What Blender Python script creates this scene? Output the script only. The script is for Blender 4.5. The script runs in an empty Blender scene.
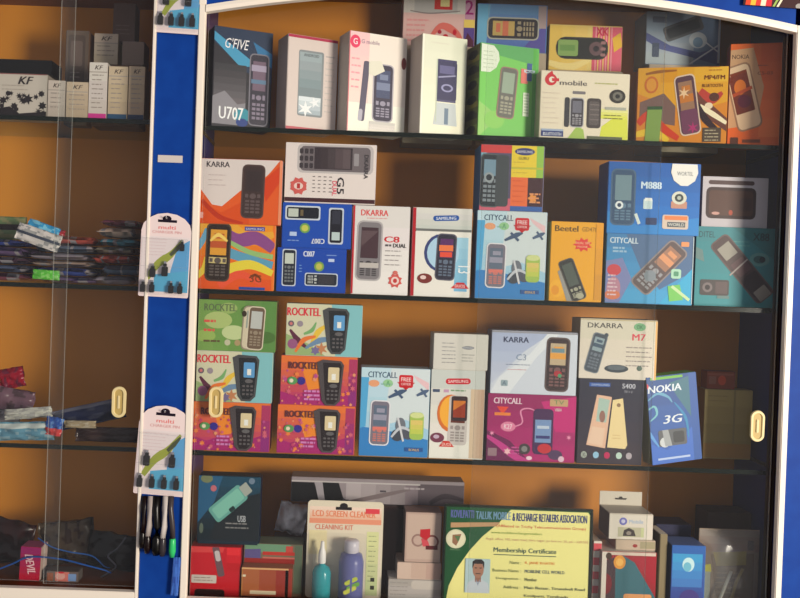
import bpy, bmesh, math, random
from mathutils import Vector, Matrix, noise

random.seed(7)
sc = bpy.context.scene
C = sc.collection
rad = math.radians

# ------------------------------------------------------------------ camera
F, PX, PY = 880.0, 335.0, 285.0          # focal length and principal point in pixels of the 800 x 598 frame
CAM = Vector((0.0, -1.6, 1.5))
_p, _r = rad(-0.5), rad(2.0)
_f = Vector((0, math.cos(_p), math.sin(_p)))
_rt = Vector((1, 0, 0)); _up = _rt.cross(_f)
RT = math.cos(_r) * _rt + math.sin(_r) * _up
UP = -math.sin(_r) * _rt + math.cos(_r) * _up
cd = bpy.data.cameras.new('camera'); cam = bpy.data.objects.new('camera', cd); C.objects.link(cam)
cd.sensor_width = 36; cd.lens = F * 36 / 800
cd.shift_x = (400 - PX) / 800; cd.shift_y = -(299 - PY) / 800
cd.clip_start = 0.02
M = Matrix((RT, UP, -_f)).transposed().to_4x4(); M.translation = CAM
cam.matrix_world = M
sc.camera = cam

# ------------------------------------------------------------------ world, lights, exposure
w = bpy.data.worlds.new('world'); sc.world = w; w.use_nodes = True
bg = w.node_tree.nodes['Background']
bg.inputs[0].default_value = (0.72, 0.70, 0.76, 1); bg.inputs[1].default_value = 0.46

def area(name, loc, target, sx, sy, power, col):
    l = bpy.data.lights.new(name, 'AREA'); l.shape = 'RECTANGLE'; l.size = sx; l.size_y = sy
    l.energy = power; l.color = col
    o = bpy.data.objects.new(name, l); C.objects.link(o); o.location = loc
    o.rotation_euler = (Vector(target) - Vector(loc)).to_track_quat('-Z', 'Y').to_euler()
    return o
area('shopfront_daylight', (2.95, -2.95, 1.5), (0.1, 0.1, 1.5), 0.95, 1.1, 205, (1.0, 0.90, 0.77))

sc.view_settings.view_transform = 'Standard'; sc.view_settings.look = 'None'
sc.view_settings.gamma = 1.0; sc.view_settings.use_curve_mapping = False
sc.view_settings.exposure = 0.0

# ------------------------------------------------------------------ materials
def lin(v):
    v = v / 255.0
    return v / 12.92 if v <= 0.04045 else ((v + 0.055) / 1.055) ** 2.4
_m = {}
def mat(c, rough=0.45, metal=0.0, name='printed_card'):
    k = (tuple(int(x) for x in c), rough, metal, name)
    if k in _m: return _m[k]
    m = bpy.data.materials.new(name); m.use_nodes = True
    b = m.node_tree.nodes['Principled BSDF']
    b.inputs['Base Color'].default_value = (*[min(0.9, max(.002, lin(x) * 1.04 - .014)) for x in c[:3]], 1)
    b.inputs['Roughness'].default_value = rough; b.inputs['Metallic'].default_value = metal
    b.inputs['Specular IOR Level'].default_value = 0.3
    _m[k] = m; return m
def noisy(name, c1, c2, scale=(1, 1, 1), rough=0.5, ns=5.0, detail=4):
    m = bpy.data.materials.new(name); m.use_nodes = True; nt = m.node_tree
    b = nt.nodes['Principled BSDF']; b.inputs['Roughness'].default_value = rough
    b.inputs['Specular IOR Level'].default_value = 0.3
    tc = nt.nodes.new('ShaderNodeTexCoord'); mp = nt.nodes.new('ShaderNodeMapping'); n = nt.nodes.new('ShaderNodeTexNoise')
    r = nt.nodes.new('ShaderNodeValToRGB')
    mp.inputs['Scale'].default_value = scale; n.inputs['Scale'].default_value = ns; n.inputs['Detail'].default_value = detail
    r.color_ramp.elements[0].position = 0.35; r.color_ramp.elements[1].position = 0.65
    r.color_ramp.elements[0].color = (*[lin(x) for x in c1], 1); r.color_ramp.elements[1].color = (*[lin(x) for x in c2], 1)
    L = nt.links.new
    L(tc.outputs['Object'], mp.inputs[0]); L(mp.outputs[0], n.inputs[0]); L(n.outputs[0], r.inputs[0]); L(r.outputs[0], b.inputs['Base Color'])
    return m
def clear(name, tint=(1, 1, 1), gloss=0.06, rough=0.02, milk=0.0, milkc=(.8, .8, .8)):
    m = bpy.data.materials.new(name); m.use_nodes = True; nt = m.node_tree
    for n in list(nt.nodes):
        if n.type != 'OUTPUT_MATERIAL': nt.nodes.remove(n)
    out = [n for n in nt.nodes if n.type == 'OUTPUT_MATERIAL'][0]
    t = nt.nodes.new('ShaderNodeBsdfTransparent'); t.inputs[0].default_value = (*tint, 1)
    g = nt.nodes.new('ShaderNodeBsdfGlossy'); g.inputs['Roughness'].default_value = rough
    x = nt.nodes.new('ShaderNodeMixShader'); x.inputs[0].default_value = gloss
    nt.links.new(t.outputs[0], x.inputs[1]); nt.links.new(g.outputs[0], x.inputs[2])
    last = x
    if milk:
        d = nt.nodes.new('ShaderNodeBsdfDiffuse'); d.inputs[0].default_value = (*milkc, 1)
        y = nt.nodes.new('ShaderNodeMixShader'); y.inputs[0].default_value = milk
        nt.links.new(x.outputs[0], y.inputs[1]); nt.links.new(d.outputs[0], y.inputs[2]); last = y
    nt.links.new(last.outputs[0], out.inputs[0])
    return m
ORANGE = noisy('orange_laminate', (192, 120, 30), (214, 140, 42), (1, 1, .25), .42, 3)
BROWN = noisy('brown_wood', (96, 50, 28), (122, 66, 34), (1, 1, .3), .5, 6)
BLUE = noisy('blue_laminate', (12, 58, 142), (15, 64, 150), (1, 1, 1), .5, 30)
BLUE.node_tree.nodes['Principled BSDF'].inputs['Specular IOR Level'].default_value = 0.12
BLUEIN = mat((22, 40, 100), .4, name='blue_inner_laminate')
ALU = mat((240, 230, 216), .35, 0.0, name='cream_aluminium')
GLASS = clear('door_glass', (.98, .985, .98), .022, .03, .004, (.75, .78, .8))
SHELFG = clear('shelf_glass', (.93, .96, .94), .03, .05)
GEDGE = mat((28, 38, 34), .15, name='dark_glass_edge')
PEDGE = clear('pale_glass_edge', (.86, .92, .88), .12, .25, .22, (.85, .88, .85))
PLASTIC = clear('clear_plastic', (.985, .99, .99), .06, .08, .02)
POLY = clear('polythene', (.93, .94, .96), .14, .2, .28, (.7, .7, .75))

# ------------------------------------------------------------------ helpers
def ray(px, py):
    return _f + RT * ((px - PX) / F) + UP * ((PY - py) / F)
def pt(px, py, Y):
    d = ray(px, py); t = (Y - CAM.y) / d.y
    return CAM + d * t
def link(name, me, parent=None):
    o = bpy.data.objects.new(name, me); C.objects.link(o)
    if parent: o.parent = parent
    return o
def tag(o, label=None, cat=None, group=None, kind=None):
    if label: o['label'] = label
    if cat: o['category'] = cat
    if group: o['group'] = group
    if kind: o['kind'] = kind
    return o
def thing(name, label, cat, loc, rot=(0, 0, 0), group=None):
    o = link(name, None); o.location = loc; o.rotation_euler = rot
    return tag(o, label, cat, group)

class MB:
    def __init__(s): s.v = []; s.f = []; s.mi = []; s.m = []; s.smooth = []
    def mid(s, m):
        if m not in s.m: s.m.append(m)
        return s.m.index(m)
    def add(s, vs, fs, m, smooth=False):
        n = len(s.v); s.v += [tuple(v) for v in vs]; k = s.mid(m)
        for f in fs: s.f.append(tuple(n + i for i in f)); s.mi.append(k); s.smooth.append(smooth)
    def box(s, a, b, m, bev=0.0, mats=None, rot=None, about=None):
        """mats: dict with keys front, left, right, top, bottom, back"""
        bm = bmesh.new()
        bmesh.ops.create_cube(bm, size=1)
        for v in bm.verts:
            v.co = Vector([(a[i] + b[i]) / 2 + v.co[i] * (b[i] - a[i]) for i in range(3)])
        if bev: bmesh.ops.bevel(bm, geom=bm.edges[:], offset=bev, segments=2, affect='EDGES')
        bm.normal_update(); bm.verts.ensure_lookup_table()
        vs = [v.co.copy() for v in bm.verts]
        if rot is not None: vs = [about + rot @ (v - about) for v in vs]
        n = len(s.v); s.v += [tuple(v) for v in vs]
        for f in bm.faces:
            mm = m
            if mats:
                N = f.normal; ax = max(range(3), key=lambda i: abs(N[i]))
                key = (('right', 'left'), ('back', 'front'), ('top', 'bottom'))[ax][0 if N[ax] > 0 else 1]
                mm = mats.get(key, m)
            s.f.append(tuple(n + v.index for v in f.verts)); s.mi.append(s.mid(mm)); s.smooth.append(False)
        bm.free()
    def prism(s, pts, y0, y1, m, side=None):
        """pts in (x,z), extruded along y"""
        n = len(pts)
        vs = [(p[0], y0, p[1]) for p in pts] + [(p[0], y1, p[1]) for p in pts]
        s.add(vs, [tuple(range(n)), tuple(range(2 * n - 1, n - 1, -1))], m)
        s.add(vs, [(i, i + n, (i + 1) % n + n, (i + 1) % n) for i in range(n)], side or m)
    def tube(s, path, r, m, seg=8, closed=False, taper=None):
        path = [Vector(p) for p in path]; rings = []
        up = Vector((0, 0, 1)); vs = []
        for i, p in enumerate(path):
            t = (path[min(i + 1, len(path) - 1)] - path[max(i - 1, 0)]).normalized()
            a = t.cross(up)
            if a.length < 1e-3: a = t.cross(Vector((0, 1, 0)))
            a.normalize(); b = t.cross(a)
            rr = r * (taper[i] if taper else 1)
            for k in range(seg):
                q = 2 * math.pi * k / seg
                vs.append(p + (a * math.cos(q) + b * math.sin(q)) * rr)
        fs = []
        for i in range(len(path) - 1):
            for k in range(seg):
                k2 = (k + 1) % seg
                fs.append((i * seg + k, i * seg + k2, (i + 1) * seg + k2, (i + 1) * seg + k))
        fs.append(tuple(range(seg))); fs.append(tuple(range((len(path) - 1) * seg, len(path) * seg)))
        s.add(vs, fs, m, True)
    def lathe(s, prof, m, at=(0, 0, 0), seg=20):
        """prof list of (r,z)"""
        vs = [(at[0] + r * math.cos(2 * math.pi * k / seg), at[1] + r * math.sin(2 * math.pi * k / seg), at[2] + z) for r, z in prof for k in range(seg)]
        fs = [(i * seg + k, i * seg + (k + 1) % seg, (i + 1) * seg + (k + 1) % seg, (i + 1) * seg + k) for i in range(len(prof) - 1) for k in range(seg)]
        fs += [tuple(range(seg)), tuple(range((len(prof) - 1) * seg, len(prof) * seg))]
        s.add(vs, fs, m, True)
    def build(s, name, parent=None):
        me = bpy.data.meshes.new(name); me.from_pydata(s.v, [], s.f)
        for m in s.m: me.materials.append(m)
        me.polygons.foreach_set('material_index', s.mi); me.polygons.foreach_set('use_smooth', s.smooth)
        me.update()
        return link(name, me, parent)

_tx = {}
def text_mesh(s, bold, shear):
    k = (s, bold, shear)
    if k in _tx: return _tx[k]
    cu = bpy.data.curves.new('t', 'FONT'); cu.body = s; cu.size = 1; cu.offset = bold; cu.shear = shear; cu.resolution_u = 2
    o = bpy.data.objects.new('t', cu); me = o.to_mesh()
    vs = [(v.co.x, v.co.y) for v in me.vertices]; fs = [tuple(p.vertices) for p in me.polygons]
    o.to_mesh_clear(); bpy.data.objects.remove(o); bpy.data.curves.remove(cu)
    if not vs: vs = [(0, 0)]
    x0 = min(v[0] for v in vs); x1 = max(v[0] for v in vs); y0 = min(v[1] for v in vs); y1 = max(v[1] for v in vs)
    vs = [((v[0] - x0) / max(x1 - x0, 1e-6), (v[1] - y0) / max(y1 - y0, 1e-6)) for v in vs]
    _tx[k] = (vs, fs); return _tx[k]

def clip(poly, x0, y0, x1, y1):
    def cut(ps, inside, inter):
        out = []
        for i in range(len(ps)):
            a, b = ps[i - 1], ps[i]; ia, ib = inside(a), inside(b)
            if ib:
                if not ia: out.append(inter(a, b))
                out.append(b)
            elif ia: out.append(inter(a, b))
        return out
    def ix(X): return lambda a, b: (X, a[1] + (b[1] - a[1]) * (X - a[0]) / (b[0] - a[0]))
    def iy(Y): return lambda a, b: (a[0] + (b[0] - a[0]) * (Y - a[1]) / (b[1] - a[1]), Y)
    for ins, it in ((lambda p: p[0] >= x0, ix(x0)), (lambda p: p[0] <= x1, ix(x1)), (lambda p: p[1] >= y0, iy(y0)), (lambda p: p[1] <= y1, iy(y1))):
        poly = cut(poly, ins, it)
        if len(poly) < 3: return []
    return poly

class Art:
    """Printing on a flat face. Coordinates run x right, y down, in units of the face's own print grid."""
    def __init__(s, mb, org, ux, uy, n, ext, z=0.00012):
        s.mb = mb; s.o = org; s.ux = ux; s.uy = uy; s.n = n; s.ext = ext; s.z = z
    def _emit(s, ps, fs, c):
        m = c if isinstance(c, bpy.types.Material) else mat(c)
        s.z += 0.00003
        s.mb.add([s.o + s.ux * (p[0] - s.ext[0]) + s.uy * (p[1] - s.ext[1]) + s.n * s.z for p in ps], fs, m)
    def P(s, ps, c):
        x0, y0, x1, y1 = s.ext; i = .3
        ps = clip([tuple(map(float, p)) for p in ps], x0 + i, y0 + i, x1 - i, y1 - i)
        if ps: s._emit(ps, [tuple(range(len(ps)))], c)
    def R(s, x0, y0, x1, y1, c): s.P([(x0, y0), (x1, y0), (x1, y1), (x0, y1)], c)
    def E(s, cx, cy, rx, ry, c, n=20): s.P([(cx + rx * math.cos(2 * math.pi * k / n), cy + ry * math.sin(2 * math.pi * k / n)) for k in range(n)], c)
    def RR(s, cx, cy, wd, ht, r, c, rot=0):
        s.P(s.rrp(cx, cy, wd, ht, r, rot), c)
    def rrp(s, cx, cy, wd, ht, r, rot=0):
        r = min(r, wd / 2, ht / 2); ps = []
        for sx, sy, a0 in ((1, 1, 0), (-1, 1, 90), (-1, -1, 180), (1, -1, 270)):
            for k in range(4):
                a = rad(a0 + 30 * k); ps.append((sx * (wd / 2 - r) + r * math.cos(a), sy * (ht / 2 - r) + r * math.sin(a)))
        ca, sa = math.cos(rad(rot)), math.sin(rad(rot))
        return [(cx + x * ca - y * sa, cy + x * sa + y * ca) for x, y in ps]
    def G(s, x0, y0, x1, y1, c0, c1, n=7, vert=True):
        s.z += 0.00003
        for k in range(n):
            t = k / (n - 1); c = tuple(a + (b - a) * t for a, b in zip(c0, c1)); c = tuple(round(x / 3) * 3 for x in c)
            s.z -= 0.00003
            if vert: s.R(x0, y0 + (y1 - y0) * k / n, x1, y0 + (y1 - y0) * (k + 1) / n, c)
            else: s.R(x0 + (x1 - x0) * k / n, y0, x0 + (x1 - x0) * (k + 1) / n, y1, c)
        s.z += 0.00003
    def T(s, t, x0, y0, x1, y1, c, rot=0, bold=0.015, shear=0):
        """text fitted into the rectangle; rot in degrees clockwise about its centre, the rectangle being the unrotated one"""
        if bold > .012:      # heavier lettering: the same letters struck twice, a little apart
            w_ = (y1 - y0) * min(bold, .045) * 2.2; k_ = w_ / 2
            for q in (-k_, k_):
                s.T(t, x0 + q * abs(math.cos(rad(rot))) + k_ * 0, y0 + q * abs(math.sin(rad(rot))), x1 + q * abs(math.cos(rad(rot))), y1 + q * abs(math.sin(rad(rot))), c, rot, 0, shear)
            return
        vs, fs = text_mesh(t, 0, shear); cx, cy = (x0 + x1) / 2, (y0 + y1) / 2; ca, sa = math.cos(rad(rot)), math.sin(rad(rot))
        ps = []
        for u, v in vs:
            x = (u - .5) * (x1 - x0); y = (.5 - v) * (y1 - y0); ps.append((cx + x * ca - y * sa, cy + x * sa + y * ca))
        s._emit(ps, fs, c)
    def L(s, x0, y0, x1, y1, th, c):
        d = math.hypot(x1 - x0, y1 - y0) or 1; nx, ny = -(y1 - y0) / d * th / 2, (x1 - x0) / d * th / 2
        s.P([(x0 + nx, y0 + ny), (x1 + nx, y1 + ny), (x1 - nx, y1 - ny), (x0 - nx, y0 - ny)], c)
    def W(s, pts, th, c, n=14):
        """ribbon along a smooth curve through pts, th = (start, middle, end)"""
        def cr(t):
            m = len(pts) - 1; i = min(int(t * m), m - 1); u = t * m - i
            P = [pts[max(i - 1, 0)], pts[i], pts[i + 1], pts[min(i + 2, m)]]
            return tuple(.5 * (2 * P[1][a] + (P[2][a] - P[0][a]) * u + (2 * P[0][a] - 5 * P[1][a] + 4 * P[2][a] - P[3][a]) * u * u + (-P[0][a] + 3 * P[1][a] - 3 * P[2][a] + P[3][a]) * u ** 3) for a in (0, 1))
        q = [cr(k / n) for k in range(n + 1)]; A = []; B = []
        for k in range(n + 1):
            a = q[max(k - 1, 0)]; b = q[min(k + 1, n)]; d = math.hypot(b[0] - a[0], b[1] - a[1]) or 1
            t = k / n; h = (th[0] + (th[1] - th[0]) * 2 * t if t < .5 else th[1] + (th[2] - th[1]) * (2 * t - 1)) / 2
            nx, ny = -(b[1] - a[1]) / d * h, (b[0] - a[0]) / d * h
            A.append((q[k][0] + nx, q[k][1] + ny)); B.append((q[k][0] - nx, q[k][1] - ny))
        s.P(A + B[::-1], c)
    def lines(s, x0, y0, x1, n, dy, c, th=.9, jag=.25):
        s.z += 0.00003
        for k in range(n):
            e = x1 - (x1 - x0) * random.random() * jag; x = x0
            s.z -= 0.00003
            while x < e:
                q = min(e, x + 1.5 + random.random() * 5); s.R(x, y0 + k * dy, q, y0 + k * dy + th, c); s.z -= .00003; x = q + .8
            s.z += 0.00003
    def star(s, cx, cy, r, ri, n, c, sq=1): s.P([(cx + (r if k % 2 else ri) * math.cos(math.pi * k / n), cy + sq * (r if k % 2 else ri) * math.sin(math.pi * k / n)) for k in range(2 * n)], c)
    def PH(s, cx, cy, wd, ht, rot=0, body=(35, 33, 38), rim=None, scr=(120, 170, 205), key=(120, 118, 125), bar=None, scrc=None, sf=.42, keys=True):
        """a printed picture of a bar phone, top upwards, turned clockwise by rot"""
        ca, sa = math.cos(rad(rot)), math.sin(rad(rot))
        def tr(x, y): return (cx + x * ca - y * sa, cy + x * sa + y * ca)
        def q(x0, y0, x1, y1, c): s.P([tr(x0, y0), tr(x1, y0), tr(x1, y1), tr(x0, y1)], c)
        if rim: s.RR(cx, cy, wd, ht, wd * .22, rim, rot); k = .88
        else: k = 1
        s.RR(cx, cy, wd * k, ht - wd * (1 - k), wd * .18, body, rot)
        W, H = wd * k / 2, ht / 2 - wd * (1 - k) / 2
        q(-W * .74, -H * .82, W * .74, -H * .82 + 2 * H * sf, scr)
        if scrc:
            a = -H * .82; b = 2 * H * sf
            q(-W * .74, a + b * .45, W * .74, a + b * .72, scrc); q(-W * .4, a + b * .15, W * .5, a + b * .35, scrc)
        y = -H * .82 + 2 * H * sf + H * .08
        if not keys: return
        if bar: q(-W * .8, y, W * .8, y + H * .22, bar)
        x, yy = tr(0, y + H * .12); s.E(x, yy, W * .32, W * .28, key, 10)
        q(-W * .75, y + H * .04, -W * .45, y + H * .18, key); q(W * .45, y + H * .04, W * .75, y + H * .18, key)
        y0 = y + H * .28; st = (H * .9 - y0) / 4
        for j in range(4):
            for i in (-1, 0, 1):
                s.z -= .00003
                q(i * W * .52 - W * .2, y0 + j * st, i * W * .52 + W * .2, y0 + j * st + st * .6, key)
        s.z += .00003
    def sub(s): return Art(MB(), s.o, s.ux, s.uy, s.n, (s.ext[0] , s.ext[1], s.ext[2], s.ext[3]), s.z + .0002)

TOP = {}                     # top height of each stacked thing
def carton(key, label, xl, xr, yt, yb, Y, base, front, side=None, top=None, yaw=0, lean=0, depth=.05, art=None, right=None, name='phone_box', cat='box', group=None, bev=.0009, tilt=0, ysc=None):
    """a printed carton whose front face fills the given outline at depth Y; base = height it stands on"""
    zb = TOP[base] if isinstance(base, str) else base
    ym = (yt + yb) / 2
    bl = pt(xl, ym, Y)
    tl = pt(xl, yt, Y)
    dr = Vector((math.cos(rad(yaw)), math.sin(rad(yaw)), 0)); nn = Vector((math.sin(rad(yaw)), -math.cos(rad(yaw)), 0))
    d = ray(xr, ym + (xr - xl) * .035); o = Vector((bl.x, bl.y, 0))
    t = (o - Vector((CAM.x, CAM.y, 0))).dot(nn) / Vector((d.x, d.y, 0)).dot(nn)
    hit = CAM + d * t; wd = (Vector((hit.x, hit.y, 0)) - o).dot(dr)
    h = tl.z - zb
    zbase = zb
    if lean > 0: pass
    mb = MB()
    fm = front if isinstance(front, bpy.types.Material) else mat(front)
    mats = {'front': fm, 'left': mat(side or (200, 195, 188)), 'right': mat(right or side or (200, 195, 188)), 'top': mat(top or side or (200, 195, 188))}
    mb.box((-wd / 2, 0, 0), (wd / 2, depth, h), fm, bev, mats)
    ob = None; subs = []
    a = Art(mb, Vector((-wd / 2, 0, h)), Vector((wd / (xr - xl), 0, 0)), Vector((0, 0, -h / (yb - yt))), Vector((0, -1, 0)), (xl, yt, xr, yb))
    a.subs = subs
    # side printing frames (0..10 across, 0..20 down)
    a.left = Art(mb, Vector((-wd / 2, depth, h)), Vector((0, -depth / 10, 0)), Vector((0, 0, -h / 20)), Vector((-1, 0, 0)), (0, 0, 10, 20))
    if art: art(a)
    o = mb.build(name)
    o.location = (bl.x + dr.x * wd / 2, Y + dr.y * wd / 2, zbase); o.rotation_euler = (rad(tilt), rad(lean), rad(yaw))
    for nm, q, lb in subs:
        c = q.mb.build(nm, o)
        if lb: c['label'] = lb
    tag(o, label, cat, group)
    if lean:  # lift so the lowest corner touches the surface
        o.location.z += abs(math.sin(rad(lean))) * wd / 2
    TOP[key] = zbase + h + .0002
    return o
def sticker(a, label=None, nm='sticker'):
    q = a.sub(); a.subs.append((nm, q, label)); return q

# ------------------------------------------------------------------ heights and edges
YF = .045                       # front of the shelf stock
S1 = pt(400, 132, .04).z; S2 = pt(400, 295.5, .04).z; S3 = pt(400, 457.5, .04).z
S0 = pt(300, 606, .04).z        # cabinet floor
YB = .25                        # back panel
XL0 = pt(179, 598, 0).x; XL1 = pt(188, 598, 0).x
XLa = pt(193.5, 300, 0).x
xa0, xa1 = pt(189.5, 300, 0).x, pt(196.5, 300, 0).x       # wide cream strip
xb0, xb1 = pt(785.5, 300, 0).x, pt(792, 300, 0).x          # right strip
xc0, xc1 = pt(144.5, 300, 0).x, pt(147.5, 300, 0).x        # thin strip of the left cabinet
ZB = pt(60, 589, 0).z; ZBM = pt(250, 600, 0).z
XS0 = -.264; XS1 = .853; XLL = -1.25; XRR = 1.35; ZT = 2.35

# ------------------------------------------------------------------ structure
def struct(name, mb): return tag(mb.build(name), kind='structure')
m = MB(); m.box((-2.4, -2.6, -.05), (2.6, .40, 0), noisy('grey_tile', (120, 112, 104), (140, 132, 122), (1, 1, 1), .5, 4)); struct('floor', m)
m = MB(); m.box((-2.4, .30, 0), (2.6, .40, 3.0), noisy('cream_plaster', (190, 180, 160), (200, 190, 170), (1, 1, 1), .8, 8)); struct('wall_back', m)

def arch(x):        # underside of the arched head of the main opening
    xm = (xa1 + xb0) / 2; hw = (xb0 - xa1) / 2
    return zend + .052 * (1 - ((x - xm) / hw) ** 2)
zend = pt(794, 33, 0).z
# right-hand (main) cabinet
cab = thing('display_cabinet', 'large wall display cabinet with orange back panel and blue sides, full of phone boxes', 'display cabinet', ((xa0 + xb1) / 2, .15, 0))
def part(name, mb, root):
    o = mb.build(name, root); o.location = -root.location; return o
m = MB(); m.box((XS0, YB, ZBM - .05), (XS1, YB + .02, ZT), ORANGE); part('back_panel', m, cab)
m = MB(); m.box((XS0 - .014, .012, ZBM - .05), (XS0, YB, ZT), BLUEIN); part('side_panel', m, cab)
m = MB(); m.box((XS1, .012, ZBM - .05), (XS1 + .016, YB, ZT), BLUEIN); part('side_panel', m, cab)
m = MB(); m.box((XS0, .012, S0 - .03), (XS1, YB, S0 - .0005), BROWN); part('bottom_panel', m, cab)
m = MB(); m.box((XS0, .012, zend + .105), (XS1, YB, zend + .120), BROWN); part('top_panel', m, cab)
m = MB(); m.box((XS0 - .014, .012, .0), (XS1 + .016, YB + .02, S0 - .031), BLUE); part('base', m, cab)
# arched blue head board
m = MB(); N = 28; th = .013
xs = [xa1 + (xb0 - xa1) * k / N for k in range(N + 1)]
for k in range(N):
    a, b = xs[k], xs[k + 1]
    m.prism([(a, arch(a) + th), (b, arch(b) + th), (b, ZT), (a, ZT)], .003, .011, BLUE)
part('arched_fascia', m, cab)
m = MB(); vs = []; fs = []
for k in range(N + 1):
    x = xs[k]; z = arch(x)
    vs += [(x, -.004, z), (x, -.004, z + th), (x, .010, z + th), (x, .010, z), (x, -.0055, z + th * .5)]
for k in range(N):
    i = 5 * k; j = i + 5
    fs += [(i, j, j + 4, i + 4), (i + 4, j + 4, j + 1, i + 1), (i + 1, j + 1, j + 2, i + 2), (i + 2, j + 2, j + 3, i + 3), (i + 3, j + 3, j, i)]
m.add(vs, fs, ALU); part('arched_trim', m, cab)
for x0, x1 in ((xa0, xa1), (xb0, xb1)):
    m = MB(); m.box((x0, -.004, S0 - .03), (x1, .011, zend + th + (.0)), ALU, .0015)
    if x0 == xa0: m.box((x0, -.004, zend + th), (x1, .011, ZT), ALU, .001)
    part('upright_trim', m, cab)
m = MB(); m.box((xa1, -.003, ZBM - .02), (xb0, .011, ZBM), ALU, .001); part('bottom_trim', m, cab)
for (sx, nm) in ((xb0 - .006, 'door_channel'),):
    m = MB(); m.box((sx, .012, S0), (xb0, .036, zend), mat((40, 30, 30), .4, name='dark_channel'), .001); part(nm, m, cab)
# left-hand cabinet
cabl = thing('display_cabinet', 'left display cabinet with orange back panel, cut off by the picture edge, holding pouches', 'display cabinet', (-.8, .15, 0))
m = MB(); m.box((XLL, YB, ZB - .05), (xc0, YB + .02, ZT), ORANGE); part('back_panel', m, cabl)
m = MB(); m.box((xc0, .012, ZB - .05), (xc0 + .012, YB, ZT), BROWN); part('side_panel', m, cabl)
m = MB(); m.box((XLL - .016, .012, ZB - .05), (XLL, YB, ZT), BROWN); part('side_panel', m, cabl)
m = MB(); m.box((XLL, .012, ZB - .03), (xc0, YB, ZB - .0073), BROWN); part('bottom_panel', m, cabl)
m = MB(); m.box((XLL, .012, zend + .075), (xc0, YB, zend + .095), BROWN); part('top_panel', m, cabl)
m = MB(); m.box((XLL - .016, .012, 0), (xc1, YB + .02, ZB - .0505), BLUE); part('base', m, cabl)
m = MB(); m.box((xc0, -.004, ZB - .02), (xc1, .011, ZT), ALU, .001); part('upright_trim', m, cabl)
m = MB(); m.box((XLL, -.004, ZB - .02), (xc0, .011, ZB), ALU, .001); part('bottom_trim', m, cabl)
# blue pilasters
m = MB(); m.box((xc1 + .0005, .003, 0), (xa0 - .0005, .0115, ZT), BLUE, .0005)
p = m.build('pilaster'); tag(p, 'narrow blue laminate pilaster between the two cabinets, with hanging blister cards', 'pilaster')
m = MB(); m.box((xb1 + .0005, .003, 0), (XRR, .0115, ZT), BLUE, .0005)
p2 = m.build('pilaster'); tag(p2, 'bright blue laminate panel at the right edge beyond the cabinet trim', 'pilaster')
m = MB(); q0 = pt(158, 155, .003); q1 = pt(182.5, 163, .003)
m.box((q0.x, .0015, q1.z), (q1.x, .0028, q0.z), mat((205, 196, 190)), .0003)
tag(m.build('paper_label'), 'small blank off-white paper label stuck high on the blue pilaster', 'label')

# glass shelves
def shelf(z, x0, x1, label):
    m = MB(); e = GEDGE
    m.box((x0 + .001, .04, z - .009), (x1 - .001, YB - .001, z - .0005), SHELFG, 0, {'front': e, 'back': SHELFG, 'left': e, 'right': e, 'top': SHELFG, 'bottom': SHELFG})
    tag(m.build('glass_shelf'), label, 'shelf', 'glass shelves of the cabinets')
xr_in = XS1
shelf(S1, XS0, xr_in, 'top glass shelf of the main cabinet, under the row of turned boxes')
shelf(S2, XS0, xr_in, 'middle glass shelf of the main cabinet, under the blue and white phone boxes')
shelf(S3, XS0, xr_in, 'lowest glass shelf of the main cabinet, above the membership certificate')
LS1 = pt(75, 117, .04).z; LS2 = pt(75, 284, .04).z; LS3 = pt(75, 445, .04).z; LS0 = ZB - .0070
shelf(LS1, XLL, xc0, 'top glass shelf of the left cabinet, under small white cartons')
shelf(LS2, XLL, xc0, 'middle glass shelf of the left cabinet, under the thick stack of pouches')
shelf(LS3, XLL, xc0, 'lowest glass shelf of the left cabinet, under pale blue pouches')

# sliding glass doors
def door(px0, px1, Y, z0, z1, label, pull, zp, edge=(True, True)):
    x0 = px0; x1 = px1
    r = thing('sliding_glass_door', label, 'glass door', ((x0 + x1) / 2, Y, z0))
    m = MB(); e = PEDGE
    m.box((x0, Y, z0), (x1, Y + .005, z1), GLASS, 0, {'left': e, 'right': e, 'top': e, 'bottom': e, 'front': GLASS, 'back': GLASS}); part('glass_pane', m, r)
    if pull is not None:
        m = MB(); n = 28; o_, i_, b_ = [], [], []
        def st(hw, hh, k):
            a = 2 * math.pi * k / n; rr = hw; s_ = hh - hw
            return (pull + rr * math.cos(a), zp + rr * math.sin(a) + (s_ if math.sin(a) >= 0 else -s_))
        vs = []
        for (hw, hh, y) in ((.0135, .029, Y - .0002), (.0125, .028, Y - .0035), (.0085, .024, Y - .0035), (.0075, .023, Y - .0012)):
            vs += [(st(hw, hh, k)[0], y, st(hw, hh, k)[1]) for k in range(n)]
        cream = mat((226, 208, 156), .35, 0, 'cream_plastic'); inn = mat((188, 164, 104), .4, 0, 'cream_plastic')
        m.add(vs, [(j * n + k, j * n + (k + 1) % n, (j + 1) * n + (k + 1) % n, (j + 1) * n + k) for j in range(3) for k in range(n)], cream, False)
        m.add(vs[3 * n:], [tuple(range(n))], inn)
        fp = part('finger_pull', m, r); 
        m = MB(); m.box((pull - .0025, Y - .0032, zp - .012), (pull + .0025, Y - .0013, zp + .012), cream, .0008); g = m.build('grip', fp)
    return r
zp = pt(216, 402, .014).z
door(xa1 + .001, pt(657, 300, .02).x, .026, S0, zend + .06, 'left glass door of the main cabinet with oval cream finger pull', pt(216, 402, .026).x, pt(216, 402, .026).z)
door(pt(478, 300, .02).x, xb0 - .007, .014, S0, zend + .06, 'right glass door of the main cabinet with oval cream finger pull', pt(757, 426, .014).x, pt(757, 426, .014).z)
door(pt(52, 300, .014).x, xc0 - .001, .014, ZB + .0035, zend + .07, 'near glass door of the left cabinet with oval cream finger pull', pt(119, 402, .014).x, pt(119, 402, .014).z)
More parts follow.
